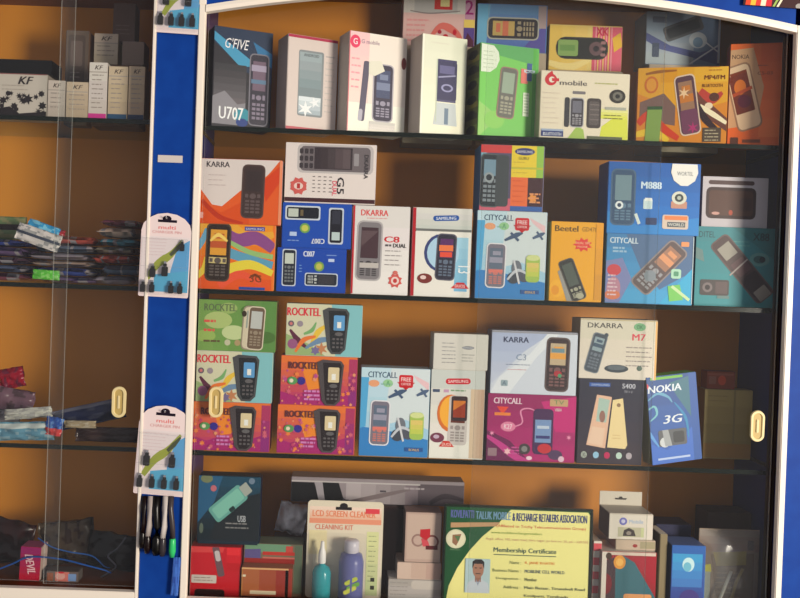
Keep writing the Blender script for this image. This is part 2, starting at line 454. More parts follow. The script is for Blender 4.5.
door(XLL + .001, pt(66, 300, .026).x, .026, ZB + .0035, zend + .07, 'far glass door of the left cabinet, running out of the left edge', None, 0)

# ================================================================== MAIN CABINET, TOP SHELF
BK = (35, 32, 38)
def art_u707(a):
    a.P([(213, 25), (272, 25), (272, 75), (246, 66), (213, 40)], (24, 50, 78))
    a.P([(213, 30), (213, 38), (240, 62), (250, 60), (250, 54)], (66, 150, 190)); a.P([(252, 36), (272, 46), (272, 60), (258, 50)], (40, 110, 160))
    a.G(214, 60, 246, 118, (52, 50, 56), (120, 116, 122), 9)
    a.P([(213, 92), (225, 86), (238, 98), (246, 96), (246, 118), (213, 118)], (132, 130, 138))
    a.E(243, 108, 8, 7, (48, 140, 160)); a.E(243, 115, 6, 4, (30, 60, 130))
    a.PH(259, 82, 20, 70, 0, (46, 42, 58), (120, 118, 130), (110, 90, 110), (130, 120, 140))
    a.R(251, 58, 266, 64, (160, 150, 175)); a.R(251, 72, 266, 76, (90, 120, 150))
    a.T("G'FIVE", 224, 35, 248, 45, (235, 235, 240), 0, .01, .3)
    a.T("U707", 220, 101, 244, 113, (235, 238, 240), 0, .02)
carton('u707', 'dark box printed U707 with blue light streak, leftmost on the top shelf', 213, 272, 25, 121, YF, S1, (38, 36, 44), (30, 26, 30), (24, 24, 30), yaw=22, art=art_u707, depth=.045)
def art_win(a):
    a.R(287, 33, 338, 36, (170, 30, 70)); a.R(287, 122, 337, 125, (190, 90, 100))
    a.RR(310.5, 79, 25, 64, 2, (130, 138, 142)); a.G(299, 49, 321, 92, (150, 165, 170), (120, 135, 142), 5); 
    a.G(299, 92, 321, 109, (215, 225, 230), (165, 180, 190), 4); a.star(306, 104, 8, 3, 6, (235, 238, 240)); a.star(315, 97, 6, 2, 5, (232, 236, 240))
    a.T("ANDROID", 303, 50, 318, 53, (80, 90, 95)); a.R(325, 50, 334, 51, (170, 165, 165)); a.lines(325, 56, 334, 9, 6, (190, 184, 180))
carton('window', 'white box with crimson top edge and tall silver-green picture window, second on the top shelf', 287, 337, 33, 125, YF, S1, (212, 198, 192), (168, 152, 146), (180, 60, 80), yaw=24, art=art_win, depth=.055)
def art_pink(a):
    a.G(349, 30, 368, 100, (238, 196, 198), (240, 216, 206), 6, True); a.R(349, 100, 405, 128, (244, 240, 226)); a.R(368, 32, 405, 100, (236, 226, 216)); 
    a.E(354, 40, 5, 6.5, (225, 60, 100)); a.T("G", 352, 37, 356, 43, (250, 230, 235)); a.T("G mobile", 360, 37, 378, 41, (150, 120, 140)); a.lines(351, 56, 360, 5, 7, (235, 160, 170), 1.6)
    a.RR(364, 88, 6, 60, 2, (90, 84, 104), 4); a.RR(361, 112, 4, 12, 2, (180, 176, 190), 4)
    a.PH(383, 88, 21, 58, 0, (58, 52, 72), (175, 170, 180), (70, 78, 110), (150, 145, 165), sf=.5, scrc=(120, 130, 160))
    a.P([(368, 58), (380, 56), (384, 66), (374, 72), (368, 70)], (225, 222, 205)); a.G(370, 117, 396, 128, (205, 200, 196), (236, 230, 220), 4)
    a.E(403, 56, 2.5, 6, (120, 50, 50)); a.R(347.5, 30, 349, 129, (225, 110, 120))
carton('pink', 'white box with pink round emblem and dark phone, third on the top shelf', 348, 406, 30, 129, YF, S1, (240, 232, 220), (196, 184, 172), yaw=22, art=art_pink, depth=.05)
def art_white(a):
    a.G(421, 33, 466, 131, (222, 226, 204), (240, 238, 214), 6); a.R(421, 33, 423, 131, (245, 243, 225))
    a.G(437, 56, 456, 98, (62, 60, 100), (90, 88, 120), 5); a.RR(446.5, 77, 20, 38, 2, (60, 58, 92)); a.R(439, 62, 454, 70, (100, 98, 140)); a.E(447, 84, 6, 4, (150, 150, 190)); a.E(447, 84, 4, 2.5, (60, 58, 92)); a.L(438, 74, 455, 71, 1.5, (150, 150, 185))
    a.P([(437, 99), (456, 99), (458, 121), (434, 121)], (196, 204, 206)); a.R(445, 104, 449, 120, (110, 130, 150)); a.R(436, 56, 437, 118, (190, 200, 180))
    a.R(430, 40, 448, 41, (215, 214, 195))
carton('slider', 'cream white box with small dark blue slider phone, fourth on the top shelf', 421, 466, 33, 131, YF, S1, (236, 234, 212), (188, 176, 166), yaw=20, art=art_white, depth=.052)
def art_green(a):
    a.P([(479, 42), (538, 42), (538, 60), (479, 50)], (90, 168, 96)); a.P([(479, 100), (500, 115), (479, 137)], (150, 205, 110))
    a.G(532, 42, 538, 136, (84, 170, 70), (96, 186, 80), 4, False)
    a.PH(507, 90, 18, 52, 4, (110, 110, 104), (150, 110, 100), (150, 168, 150), (170, 165, 150), scrc=(110, 130, 110)); a.E(495, 118, 10, 9, (140, 206, 96)); a.PH(507, 90, 18, 52, 4, (104, 104, 98), (156, 120, 108), (150, 168, 150), (160, 158, 140))
    a.R(520, 64, 527, 79, (225, 120, 110)); a.R(526, 58, 531, 76, (60, 90, 150)); a.R(523, 88, 529, 112, (226, 236, 214)); a.lines(524, 90, 529, 7, 3, (150, 180, 140)); a.T("B", 527, 61, 530, 72, (200, 220, 230), 90)
    q = sticker(a, 'white rounded sticker'); q.P([(480, 43), (492, 44), (497, 50), (498, 58), (495, 66), (489, 71), (480, 71)], (222, 232, 214)); q.lines(482, 50, 495, 5, 4, (190, 205, 180))
    for k in range(8): a.left.R(0, k * 2.5, 10, k * 2.5 + 1.2, ((70, 72, 30), (120, 110, 50), (50, 46, 34), (96, 110, 50))[k % 4]); 
    for k in range(6): a.left.E(5, 2 + k * 3.3, 3.5, 1, (34, 28, 26), 10)
carton('green', 'bright green box with white round sticker and patterned side, fifth on the top shelf', 479, 538, 42, 135, YF, S1, (118, 200, 92), (80, 82, 44), (110, 170, 90), yaw=16, art=art_green, depth=.06)
def art_gmob(a):
    a.P([(600, 138), (602, 124), (612, 116), (628, 114), (629, 138)], (214, 220, 70)); a.P([(568, 138), (578, 124), (584, 128), (586, 138)], (160, 190, 90))
    a.G(601, 106, 628, 116, (228, 228, 150), (222, 224, 90), 3)
    a.E(550, 79, 6, 6, (205, 50, 60)); a.E(551, 79, 3, 3, (232, 225, 210)); a.R(551, 77.5, 558, 80.5, (205, 50, 60)); a.P([(546, 74), (551, 70), (553, 76)], (205, 50, 60))
    a.T("mobile", 559, 79, 586, 84, (90, 84, 84), 0, .03); a.lines(594, 80, 622, 1, 3, (180, 180, 120), 1.4)
    a.RR(578.5, 91, 13, 3, 1, (120, 116, 120))
    a.RR(567, 111, 5, 30, 2, (60, 60, 66)); a.PH(577, 111, 14, 30, 0, (64, 60, 68), (180, 180, 186), (110, 110, 124), (150, 148, 156)); a.RR(594, 111, 14, 30, 3, (66, 58, 58)); a.RR(594, 111, 10, 24, 2, (92, 84, 84))
    for k in range(4): a.R(590, 102 + k * 5, 599, 103 + k * 5, (120, 110, 108))
    a.E(617, 93, 8, 7, (48, 44, 40)); a.E(617, 93, 5, 4.5, (110, 108, 100)); a.E(617, 93, 2.4, 2.2, (30, 28, 28)); a.R(605, 104, 626, 107, (170, 172, 160)); a.lines(604, 112, 624, 2, 3, (110, 110, 40))
    a.R(542, 129, 564, 136, (44, 60, 120)); a.R(542, 128.5, 564, 130.5, (160, 175, 200)); a.T("BLUETOOTH", 544, 132, 562, 135, (225, 230, 235)); a.R(588, 134, 623, 137, (90, 96, 70))
    a.lines(543, 92, 560, 7, 5, (218, 205, 190))
carton('gmobile', 'wide cream box with red round emblem, two phones and a camera lens, top shelf', 540, 629, 70, 137.5, YF, S1, (228, 218, 196), (190, 176, 150), (214, 206, 190), yaw=3, art=art_gmob, depth=.05)
def art_yel(a):
    a.P([(637, 66), (728, 66), (728, 100), (690, 110), (637, 92)], (214, 158, 52)); a.G(660, 66, 727, 82, (206, 146, 44), (220, 174, 60), 4, False)
    a.P([(640, 100), (664, 92), (676, 104), (676, 122), (640, 116)], (120, 96, 90)); a.P([(690, 85), (728, 116), (728, 128), (700, 110)], (110, 70, 60)); a.W([(700, 90), (712, 98), (722, 92)], (6, 9, 3), (180, 70, 60)); a.E(714, 96, 5, 4, (90, 60, 50)); a.E(709, 104, 4, 3, (226, 210, 180))
    a.W([(639, 120), (650, 112), (664, 124), (680, 134)], (6, 9, 5), (200, 70, 48)); a.W([(637, 130), (655, 128), (670, 136)], (5, 8, 4), (226, 190, 60)); a.W([(700, 104), (714, 112), (727, 120)], (4, 5, 3), (235, 225, 190)); a.W([(696, 100), (706, 116), (720, 128)], (4, 7, 4), (60, 48, 52))
    a.E(651, 84, 7, 8, (196, 110, 52)); a.E(651, 84, 5, 6, (214, 150, 60)); a.W([(645, 74), (658, 72), (676, 71)], (2, 3, 1.5), (150, 96, 44))
    a.PH(688, 103, 21, 56, -10, (90, 66, 76), (210, 190, 170), (150, 116, 92), (130, 96, 100), sf=.5, keys=False, scrc=(190, 120, 60)); a.RR(691, 118, 17, 22, 3, (112, 70, 92), -10)
    a.star(684, 92, 6, 2, 6, (222, 190, 150)); a.star(694, 124, 6, 2, 6, (170, 60, 110))
    a.T("MP4/FM", 704, 76, 724, 80, (110, 50, 20)); a.T("BLUETOOTH", 702, 84, 722, 87, (110, 60, 20)); a.lines(708, 68, 722, 2, 3, (170, 110, 40)); a.R(704, 124, 722, 137, (86, 76, 66)); a.lines(706, 126, 720, 4, 3, (180, 170, 140))
    a.P([(648, 104), (663, 104), (661, 137), (646, 137)], (130, 160, 84)); a.P([(648, 104), (663, 104), (663, 107), (648, 107)], (60, 90, 60))
carton('yellow', 'yellow orange box crowded with small pictures, turned slightly, right of the camera-lens box', 637, 727.5, 68, 138.5, YF + .035, S1, (208, 134, 52), (160, 90, 40), (210, 160, 80), yaw=-14, art=art_yel, depth=.04, right=(222, 150, 80))
def art_or(a):
    a.P([(728, 44), (784, 44), (784, 60), (770, 90), (784, 120), (784, 139), (728, 139)], (214, 104, 50)); a.G(760, 44, 784, 130, (208, 92, 44), (222, 118, 60), 5)
    a.P([(728, 50), (752, 48), (764, 84), (758, 118), (728, 122)], (196, 158, 120)); a.T("NOKIA", 731, 54, 748, 58, (80, 60, 50)); a.R(780, 44, 782, 139, (226, 130, 80)); a.T("C5-03", 757, 70, 772, 73, (120, 60, 40)); a.lines(757, 64, 770, 1, 3, (150, 80, 60))
    a.PH(744, 93, 26, 62, -16, (214, 192, 160), (150, 120, 96), (120, 60, 40), keys=False, sf=.62); a.RR(742, 90, 19, 36, 1, (110, 56, 44), -16); a.E(740, 84, 6, 7, (200, 116, 50)); a.E(745, 97, 7, 6, (90, 44, 60)); a.L(733, 92, 752, 84, 3, (170, 80, 50))
    a.RR(736, 134, 8, 8, 1, (90, 60, 50)); a.R(744, 132, 762, 135, (120, 70, 50))
carton('orange', 'orange box with a pale slanted touch phone, rightmost on the top shelf', 729, 784, 44, 139, YF + .038, S1, (206, 96, 46), (150, 70, 40), (196, 96, 50), yaw=-15, art=art_or, depth=.04)

# rear row on the top shelf, each lying on another carton
YR = .165
for k, (x0, x1, yt_, key) in enumerate(((404, 474, 45, 'ra'), (477, 545, 51, 'rb'), (549, 622, 69.5, 'rc'), (648, 720, 64, 'rd'))):
    lab = ('plain carton standing behind the cream slider phone box', 'plain carton standing behind the bright green box', 'plain carton behind the camera-lens box, under the yellow pink one', 'plain carton behind the yellow orange box, under the grey blue one')[k]
    carton(key, lab, x0, x1, yt_, 128, YR, S1, (176, 160, 140), (160, 146, 126), depth=.07)
def art_rp(a):
    a.R(403, -14, 475, 12, (200, 196, 190)); a.R(414, -14, 457, 11, (180, 178, 176)); a.R(434, -6, 452, 8, (200, 60, 56)); a.R(440, -2, 449, 5, (225, 215, 150)); a.W([(410, 10), (430, 12), (460, 9)], (1, 1.5, 1), (140, 130, 130))
    a.R(465, -14, 475, 18, (190, 140, 170)); a.T("2", 465, -2, 473, 12, (150, 30, 110)); a.R(464, 17, 475, 25, (224, 196, 100)); a.R(464, 25, 475, 45, (90, 70, 140)); a.lines(407, 18, 430, 5, 5, (214, 150, 150), 2)
    a.W([(432, 34), (442, 24), (456, 30), (462, 38)], (3, 8, 3), (214, 110, 100)); a.E(446, 34, 2.5, 2, (190, 30, 50)); a.E(455, 30, 2, 3, (190, 30, 50)); a.E(440, 30, 2, 2, (170, 40, 60)); a.P([(464, 42), (468, 30), (474, 38), (474, 45)], (86, 40, 60))
carton('rpink', 'pale pink box with red ornaments peeking over the cream slider phone box', 403, 475, -5, 44, YR, 'ra', (214, 176, 172), (180, 140, 140), depth=.07, art=art_rp)
def art_rb(a):
    a.G(477, 4, 546, 50, (96, 140, 190), (84, 110, 180), 5); a.P([(477, 4), (490, 4), (486, 50), (477, 50)], (110, 170, 206)); a.P([(520, 50), (546, 20), (546, 50)], (90, 84, 160)); a.R(538, 4, 546, 26, (170, 150, 150))
    a.PH(513, 27, 22, 50, 90, (54, 50, 52), (140, 140, 140), (190, 160, 90), (130, 120, 110), sf=.44); a.PH(513, 27, 22, 52, -90, (52, 48, 52), (170, 170, 160), (186, 158, 92), (150, 136, 110), sf=.44, scrc=(200, 110, 80))
carton('rblue', 'blue box with a sideways phone picture, lying above the bright green box', 477, 547, 3, 50, YR, 'rb', (88, 126, 184), (80, 90, 150), (70, 80, 110), depth=.07, art=art_rb)
def art_rc(a):
    a.G(549, 25, 600, 69, (226, 190, 90), (232, 204, 120), 4, False); a.G(592, 25, 622, 69, (214, 90, 110), (220, 100, 120), 5, False)
    for k in range(7): a.R(595 + k * 2.6, 25, 596.3 + k * 2.6, 69, ((230, 150, 160), (226, 190, 110))[k % 2])
    a.P([(612, 36), (620, 30), (622, 44), (614, 50)], (226, 180, 60)); a.W([(549, 62), (570, 66), (590, 58)], (5, 8, 4), (236, 214, 140)); a.T("XK", 596, 26, 608, 34, (200, 30, 70))
    a.RR(582, 47, 52, 22, 9, (70, 66, 56)); a.RR(582, 47, 50, 20, 8, (44, 44, 42)); a.RR(568, 47, 20, 16, 2, (136, 168, 96)); a.R(560, 44, 575, 50, (110, 150, 80)); a.E(596, 47, 7, 7, (104, 80, 84)); a.E(596, 47, 3, 3, (50, 44, 48))
    for k in range(3): a.RR(603, 41 + k * 6, 5, 3, 1, (150, 110, 110))
carton('ryellow', 'yellow and pink striped box with sideways phone, above the camera-lens box', 549, 622, 24, 69, YR, 'rc', (226, 196, 112), (190, 160, 90), (190, 150, 90), depth=.07, art=art_rc)
def art_rd(a):
    a.G(646, 10, 720, 62, (140, 160, 180), (160, 170, 178), 5); a.R(694, 12, 720, 62, (110, 134, 164)); a.P([(646, 32), (670, 44), (700, 50), (720, 44), (720, 62), (688, 54), (660, 48), (646, 40)], (84, 92, 140))
    a.RR(683, 27, 40, 15, 3, (96, 100, 104), -22); a.RR(683, 27, 34, 10, 2, (72, 76, 80), -22); a.E(698, 38, 9, 8, (190, 200, 206)); a.E(698, 40, 5, 5, (120, 150, 176)); a.R(652, 16, 666, 22, (96, 110, 134)); a.RR(656, 49, 7, 14, 1, (70, 80, 100)); a.L(690, 62, 719, 42, 1.6, (214, 220, 226)); a.L(706, 40, 720, 50, 1.4, (214, 220, 226)); a.R(718, 12, 720, 60, (214, 220, 226))
carton('rgrey', 'grey blue box with a slanted phone, highest at the right above the yellow orange box', 646, 720.5, 11, 63, YR, 'rd', (150, 162, 176), (110, 116, 130), (150, 150, 150), depth=.07, art=art_rd)

# ================================================================== SECOND SHELF
def art_multi(a):
    a.G(198, 222, 272, 287, (236, 150, 40), (226, 90, 40), 6); a.W([(198, 228), (222, 224), (246, 236), (273, 232)], (8, 14, 6), (232, 170, 60)); a.W([(215, 224), (236, 238), (256, 236), (273, 246)], (8, 14, 10), (140, 80, 140)); a.W([(225, 250), (246, 256), (273, 262)], (10, 9, 7), (96, 160, 190)); a.W([(228, 240), (250, 250), (273, 254)], (4, 5, 5), (150, 190, 120)); a.W([(225, 268), (250, 262), (273, 270)], (10, 9, 6), (228, 210, 70)); a.W([(220, 284), (240, 272), (262, 280)], (8, 8, 4), (230, 90, 60)); a.W([(196, 250), (202, 240), (206, 228)], (5, 6, 3), (110, 170, 200)); a.W([(196, 276), (204, 268), (206, 256)], (6, 6, 3), (228, 200, 70))
    a.R(244, 225, 264, 229, (60, 70, 160)); a.T("SAMSUNG", 245, 226, 263, 228.4, (210, 214, 230)); a.R(240, 284, 266, 287, (50, 80, 160)); a.W([(250, 275), (256, 272), (262, 276)], (1, 3, 1), (120, 60, 20)); a.T("3G", 251, 272, 262, 279, (120, 70, 20))
    a.PH(218, 251, 25, 57, 1, (52, 44, 40), (84, 72, 60), (222, 160, 60), (96, 88, 84), bar=(206, 190, 130), sf=.46, scrc=(190, 90, 50)); a.W([(210, 240), (218, 234), (227, 240)], (2, 4, 2), (240, 210, 110))
carton('multi', 'rainbow swirled box with dark phone, far left on the middle shelf', 199, 274.5, 223, 287, YF, S2, (232, 120, 44), (240, 150, 90), (150, 90, 50), yaw=-2, depth=.06, art=art_multi, right=(244, 170, 110))
def art_korange(a):
    a.P([(200, 156), (281, 156), (262, 180), (240, 190), (225, 206), (212, 204), (200, 190)], (222, 212, 208)); a.P([(200, 188), (214, 206), (222, 206), (240, 190), (262, 178), (281, 160), (281, 224), (200, 224)], (226, 96, 42)); a.P([(200, 200), (222, 212), (250, 196), (250, 224), (200, 224)], (218, 84, 34)); a.P([(262, 180), (281, 162), (281, 178), (266, 200)], (214, 70, 34)); a.W([(202, 200), (220, 216), (244, 222)], (4, 5, 2), (190, 60, 30))
    a.T("KARRA", 206, 161, 229, 166.5, (60, 54, 60), 0, .03); a.lines(208, 174, 226, 3, 5, (196, 180, 178)); a.R(201, 212, 204, 218, (230, 170, 160))
    a.PH(253, 190, 23, 54, 1, (70, 56, 54), (88, 70, 66), (62, 52, 52), (100, 86, 86), sf=.4)
    a.R(279, 157, 281.3, 224, (236, 150, 110))
carton('korange', 'white and orange box with dark phone, on top of the rainbow swirled box', 200, 281.5, 158, 223, YF - .002, 'multi', (226, 96, 42), (224, 200, 190), (190, 110, 70), yaw=-2, depth=.06, art=art_korange, right=(226, 190, 180))
def art_blue2(a):      # lower blue box
    a.R(277, 247, 346, 291, (26, 74, 172))
    a.T("C007", 303, 250, 314, 255.5, (226, 232, 240), 0, .03); a.R(326, 253, 336, 254, (120, 150, 210)); a.R(328, 257, 334, 260, (190, 205, 235)); a.lines(299, 264, 302, 3, 3, (110, 150, 210))
    a.RR(289, 267, 14, 37, 2, (196, 206, 220)); a.PH(289, 267, 12, 35, 0, (40, 44, 56), None, (196, 206, 196), (110, 116, 120), sf=.3); a.RR(321.5, 278, 33, 13, 2, (196, 206, 220)); a.PH(321.5, 278, 11, 31, 90, (44, 50, 60), None, (60, 60, 66), (180, 186, 186), sf=.5); a.E(319, 265, 5, 5, (120, 160, 80)); a.E(319, 265, 3.2, 3.2, (190, 190, 90))
def art_blue1(a):
    a.R(283, 203, 352, 246, (28, 78, 176)); a.PH(302, 212, 13, 34, 90, (36, 38, 46), (196, 206, 220), (90, 80, 70), (190, 200, 200), sf=.34)
    a.RR(302.5, 212, 35, 14, 2, (200, 210, 222)); a.RR(302.5, 212, 32, 11, 2, (34, 36, 44)); a.R(288, 208, 298, 216, (190, 200, 190)); a.R(300, 209, 303, 215, (110, 96, 70)); a.RR(336, 224, 15, 36, 2, (196, 206, 220)); a.RR(336, 224, 12, 33, 2, (34, 34, 42)); a.R(332, 230, 340, 238, (186, 205, 205)); a.R(332, 209, 340, 222, (52, 54, 66)); a.E(305, 227, 5.2, 5, (110, 160, 90)); a.E(305, 227, 3.4, 3.2, (196, 200, 90)); a.R(290, 231, 297, 235, (180, 200, 235)); a.lines(288, 239, 303, 1, 3, (130, 160, 215)); a.T("C007", 312, 237, 325, 242, (225, 232, 240), 180, .03)
carton('bluel', 'deep blue box with two upright and sideways phones, under its twin on the middle shelf', 276.5, 346, 247, 291, YF, S2, (26, 74, 172), (24, 54, 120), (30, 60, 130), depth=.055, art=art_blue2)
carton('blueu', 'deep blue box printed upside down, between the long white box and its lower blue twin', 282, 351.5, 202, 246.5, YF, 'bluel', (28, 78, 176), (30, 70, 150), (30, 60, 130), depth=.055, art=art_blue1)
def art_g5(a):
    a.R(285, 141, 376, 198, (226, 216, 212)); a.R(285, 195, 376, 199, (70, 40, 44))
    a.RR(335, 157, 76, 28, 5, (190, 184, 184)); a.RR(335, 157, 70, 24, 4, (112, 104, 108)); a.R(314, 146, 352, 167, (62, 54, 58)); a.G(320, 147, 350, 166, (66, 56, 60), (96, 84, 88), 4, False)
    for i in range(3):
        for j in range(3): a.RR(301 + i * 5, 150 + j * 7, 3.6, 5, 1, (64, 58, 62))
    a.RR(356, 157, 5, 12, 1, (150, 146, 150))
    a.E(299, 184, 8, 5.5, (206, 96, 90)); a.E(299, 184, 5, 3.6, (228, 200, 190)); a.E(299, 184, 2.6, 2.2, (196, 60, 60)); a.star(299, 184, 9, 7, 8, (206, 96, 90)); a.E(299, 184, 4.6, 3.4, (232, 206, 198)); a.T("1", 297.5, 181.5, 300.5, 186.5, (180, 50, 50))
    a.T("G5", 333, 179, 349, 186, (50, 44, 48), 90, .03); a.T("DUAL", 328, 183, 342, 187.5, (220, 90, 110), 90, .03)
    for k in range(4): a.lines(313 + k * 5.5, 174, 316 + k * 5.5, 5, 3.6, (120, 112, 112))
    a.T("DKARRA", 354.5, 161.5, 377.5, 165.5, (60, 56, 60), 90, .03)
carton('g5', 'long white box lying sideways with G5 printed turned, on top of the blue boxes', 285, 376, 142, 200, YF, 'blueu', (226, 216, 212), (190, 170, 160), (170, 150, 140), depth=.055, art=art_g5)
def art_c8(a):
    a.G(354, 204, 409, 293, (220, 216, 214), (232, 228, 226), 4); a.T("DKARRA", 360, 209, 387, 215, (214, 60, 60), 0, .03); a.lines(366, 217, 387, 1, 3, (214, 150, 150)); a.R(350, 204, 354, 293, (190, 40, 50))
    a.PH(369, 250, 26, 60, 1, (128, 124, 128), (176, 172, 174), (70, 52, 58), (64, 60, 64), sf=.54); a.R(361, 230, 378, 257, (74, 54, 60)); a.P([(361, 230), (378, 230), (361, 246)], (96, 78, 82)); a.R(360, 262, 379, 267, (190, 184, 180))
    a.T("C8", 384, 235, 399, 241, (206, 40, 50), 0, .06); a.T("DUAL", 393, 242, 406, 246, (50, 44, 48), 0, .05); a.lines(385, 243, 392, 1, 3, (90, 84, 88), 2); a.lines(385, 249, 403, 4, 4.6, (150, 144, 144)); a.star(396, 279, 7.5, 5.5, 8, (206, 90, 84)); a.E(396, 279, 4, 4, (230, 206, 200)); a.E(396, 279, 2, 2.2, (190, 60, 60)); a.E(396, 271, 2.5, 2, (206, 110, 100))
carton('c8', 'white box printed C8 DUAL in red, with silver phone, beside the blue pair', 351.8, 409, 205, 293.5, YF, S2, (228, 224, 222), (186, 40, 50), (190, 170, 165), depth=.05, art=art_c8)
def art_s1(a):
    a.R(411.5, 207, 415.3, 296, (176, 34, 44)); a.G(415, 207, 471, 230, (214, 212, 206), (196, 200, 196), 4); a.R(415, 228, 471, 230.5, (110, 112, 110)); a.R(415, 231, 471, 296, (228, 226, 218)); a.G(455, 236, 468, 290, (160, 205, 225), (120, 180, 215), 5)
    a.RR(445, 217, 26, 5.5, 2.6, (40, 84, 160), -3); a.T("SAMSUNG", 435, 215.6, 455, 218.6, (225, 232, 240), -3); a.E(441, 252, 17, 19, (60, 70, 120)); a.E(443, 252, 16, 17, (170, 205, 228)); a.R(441, 236, 456, 272, (170, 205, 228)); a.PH(446, 256, 20, 47, 2, (50, 50, 64), (90, 90, 104), (90, 50, 100), (96, 110, 130), sf=.42); a.R(439, 244, 453, 250, (226, 120, 70)); a.R(440, 251, 452, 256, (220, 80, 60))
    a.T("1.3", 461, 262, 468, 274, (235, 240, 245), 90); a.E(425.5, 278, 7.5, 5, (120, 50, 46)); a.E(424, 277, 3, 2, (226, 200, 196)); a.P([(452, 287), (458, 281), (465, 281), (470, 287)], (200, 50, 56)); a.T("DUOS", 456, 283, 466, 286, (240, 220, 220))
carton('s1', 'white box with blue oval logo and phone in a blue ring', 411.5, 471, 207, 296, YF, S2, (228, 226, 218), (180, 34, 46), (180, 170, 170), depth=.05, art=art_s1)
def art_city(x, y, k=1.0, dim=0):
    def f(a):
        X = lambda v: x + v; Yy = lambda v: y + v
        a.G(x, y, x + 70, y + 90, (190, 216, 228), (150, 198, 224), 6); a.P([(X(30), Yy(0)), (X(70), Yy(0)), (X(70), Yy(62)), (X(46), Yy(52)), (X(24), Yy(58))], (206, 218, 222)); a.P([(x, Yy(60)), (X(30), Yy(64)), (X(70), Yy(72)), (X(70), Yy(90)), (x, Yy(90))], (58, 130, 196)); a.P([(x, Yy(10)), (X(8), Yy(10)), (X(6), Yy(60)), (x, Yy(62))], (84, 166, 214)); a.P([(X(52), Yy(6)), (X(68), Yy(14)), (X(68), Yy(22)), (X(56), Yy(12))], (226, 190, 196))
        a.T("CITYCALL", X(7), Yy(4), X(36), Yy(10), (50, 76, 104), 0, .02); a.E(X(13), Yy(16), 5.5, 3.5, (226, 160, 120)); a.E(X(27), Yy(15.5), 5, 4, (150, 200, 150)); a.T("A", X(25), Yy(13), X(29), Yy(18), (90, 160, 100)); a.lines(X(20), Yy(16), X(32), 1, 3, (120, 170, 150))
        a.RR(X(45), Yy(13), 14, 13, 2, (204, 40, 50)); a.P([(X(36), Yy(14)), (X(54), Yy(14)), (X(45), Yy(22))], (190, 30, 40)); a.T("FREE", X(40), Yy(9), X(50), Yy(13), (240, 220, 220)); a.T("OFFER", X(40), Yy(14.5), X(50), Yy(17), (240, 200, 200))
        a.W([(X(28), Yy(30)), (X(40), Yy(24)), (X(46), Yy(22))], (2, 5, 1), (70, 90, 120)); a.L(X(34), Yy(22), X(42), Yy(30), 2.5, (70, 90, 120)); a.W([(X(56), Yy(27)), (X(64), Yy(23)), (X(68), Yy(21))], (2, 4, 1), (80, 100, 130)); a.L(X(60), Yy(20), X(66), Yy(28), 2, (80, 100, 130))
        a.PH(X(20), Yy(56), 20, 46, 1, (120, 116, 130), (222, 222, 228), (96, 110, 130), (200, 120, 110), sf=.48, scrc=(150, 150, 170)); a.R(X(13), Yy(60), X(27), Yy(63), (220, 120, 110))
        a.E(X(41), Yy(58), 5, 8, (110, 116, 126)); a.E(X(38), Yy(68), 6, 6, (70, 76, 86)); a.E(X(49), Yy(66), 7, 6, (84, 88, 100)); a.W([(X(32), Yy(70)), (X(42), Yy(60)), (X(56), Yy(66))], (2, 3, 2), (190, 196, 205)); a.L(X(38), Yy(50), X(44), Yy(74), 2, (205, 208, 214)); a.RR(X(57), Yy(58), 14, 28, 4, (160, 190, 90)); a.G(X(51), Yy(52), X(63), Yy(66), (216, 196, 110), (190, 200, 90), 3); a.E(X(57), Yy(47), 7, 3, (206, 216, 150)); a.R(X(46), Yy(80), X(64), Yy(84), (50, 90, 150)); a.T("BONUS", X(50), Yy(81), X(60), Yy(83.5), (210, 180, 110))
    return f
carton('city1', 'light blue box with red offer badge and aeroplanes, under the four-coloured box', 476, 546, 210, 300, YF, S2, (170, 204, 222), (90, 160, 206), (150, 160, 170), depth=.05, art=art_city(476, 210))
def art_four(a):
    a.R(480, 143, 511, 208, (90, 84, 110)); a.R(480, 143, 511, 152, (206, 70, 70)); a.R(480, 196, 511, 208, (206, 100, 120)); a.R(480, 152, 486, 180, (120, 170, 190)); a.R(511, 143, 536, 176, (232, 206, 62)); a.R(511, 175, 528, 208, (232, 112, 62)); a.R(536, 143, 543, 180, (150, 196, 84)); a.R(528, 175, 543, 208, (70, 44, 50)); a.R(511, 203, 543, 208, (60, 100, 170)); a.R(511, 165, 543, 167, (190, 190, 70))
    a.E(524, 150, 10, 3.6, (60, 66, 120)); a.T("SAMSUNG", 516, 148.8, 532, 151.4, (215, 215, 230)); a.T("GURU", 518, 155, 528, 158, (110, 100, 40)); a.lines(513, 160, 528, 3, 5, (206, 180, 60)); a.lines(513, 178, 526, 5, 5, (214, 90, 50)); a.star(533, 195, 5, 3, 5, (230, 150, 70)); a.lines(530, 190, 541, 3, 4, (226, 150, 100), 1.6)
    a.PH(490, 179, 20, 52, 1, (48, 54, 60), (90, 96, 100), (120, 150, 170), (130, 140, 148), sf=.32); a.RR(502, 179, 13, 50, 3, (70, 76, 80)); a.E(489, 176, 5, 5, (150, 160, 165)); a.E(489, 176, 3, 3, (48, 54, 60))
carton('four', 'box printed in red, yellow, green and orange blocks, on the aeroplane box', 480, 544, 144, 208, YF, 'city1', (120, 110, 130), (70, 120, 170), (160, 130, 90), depth=.075, art=art_four)
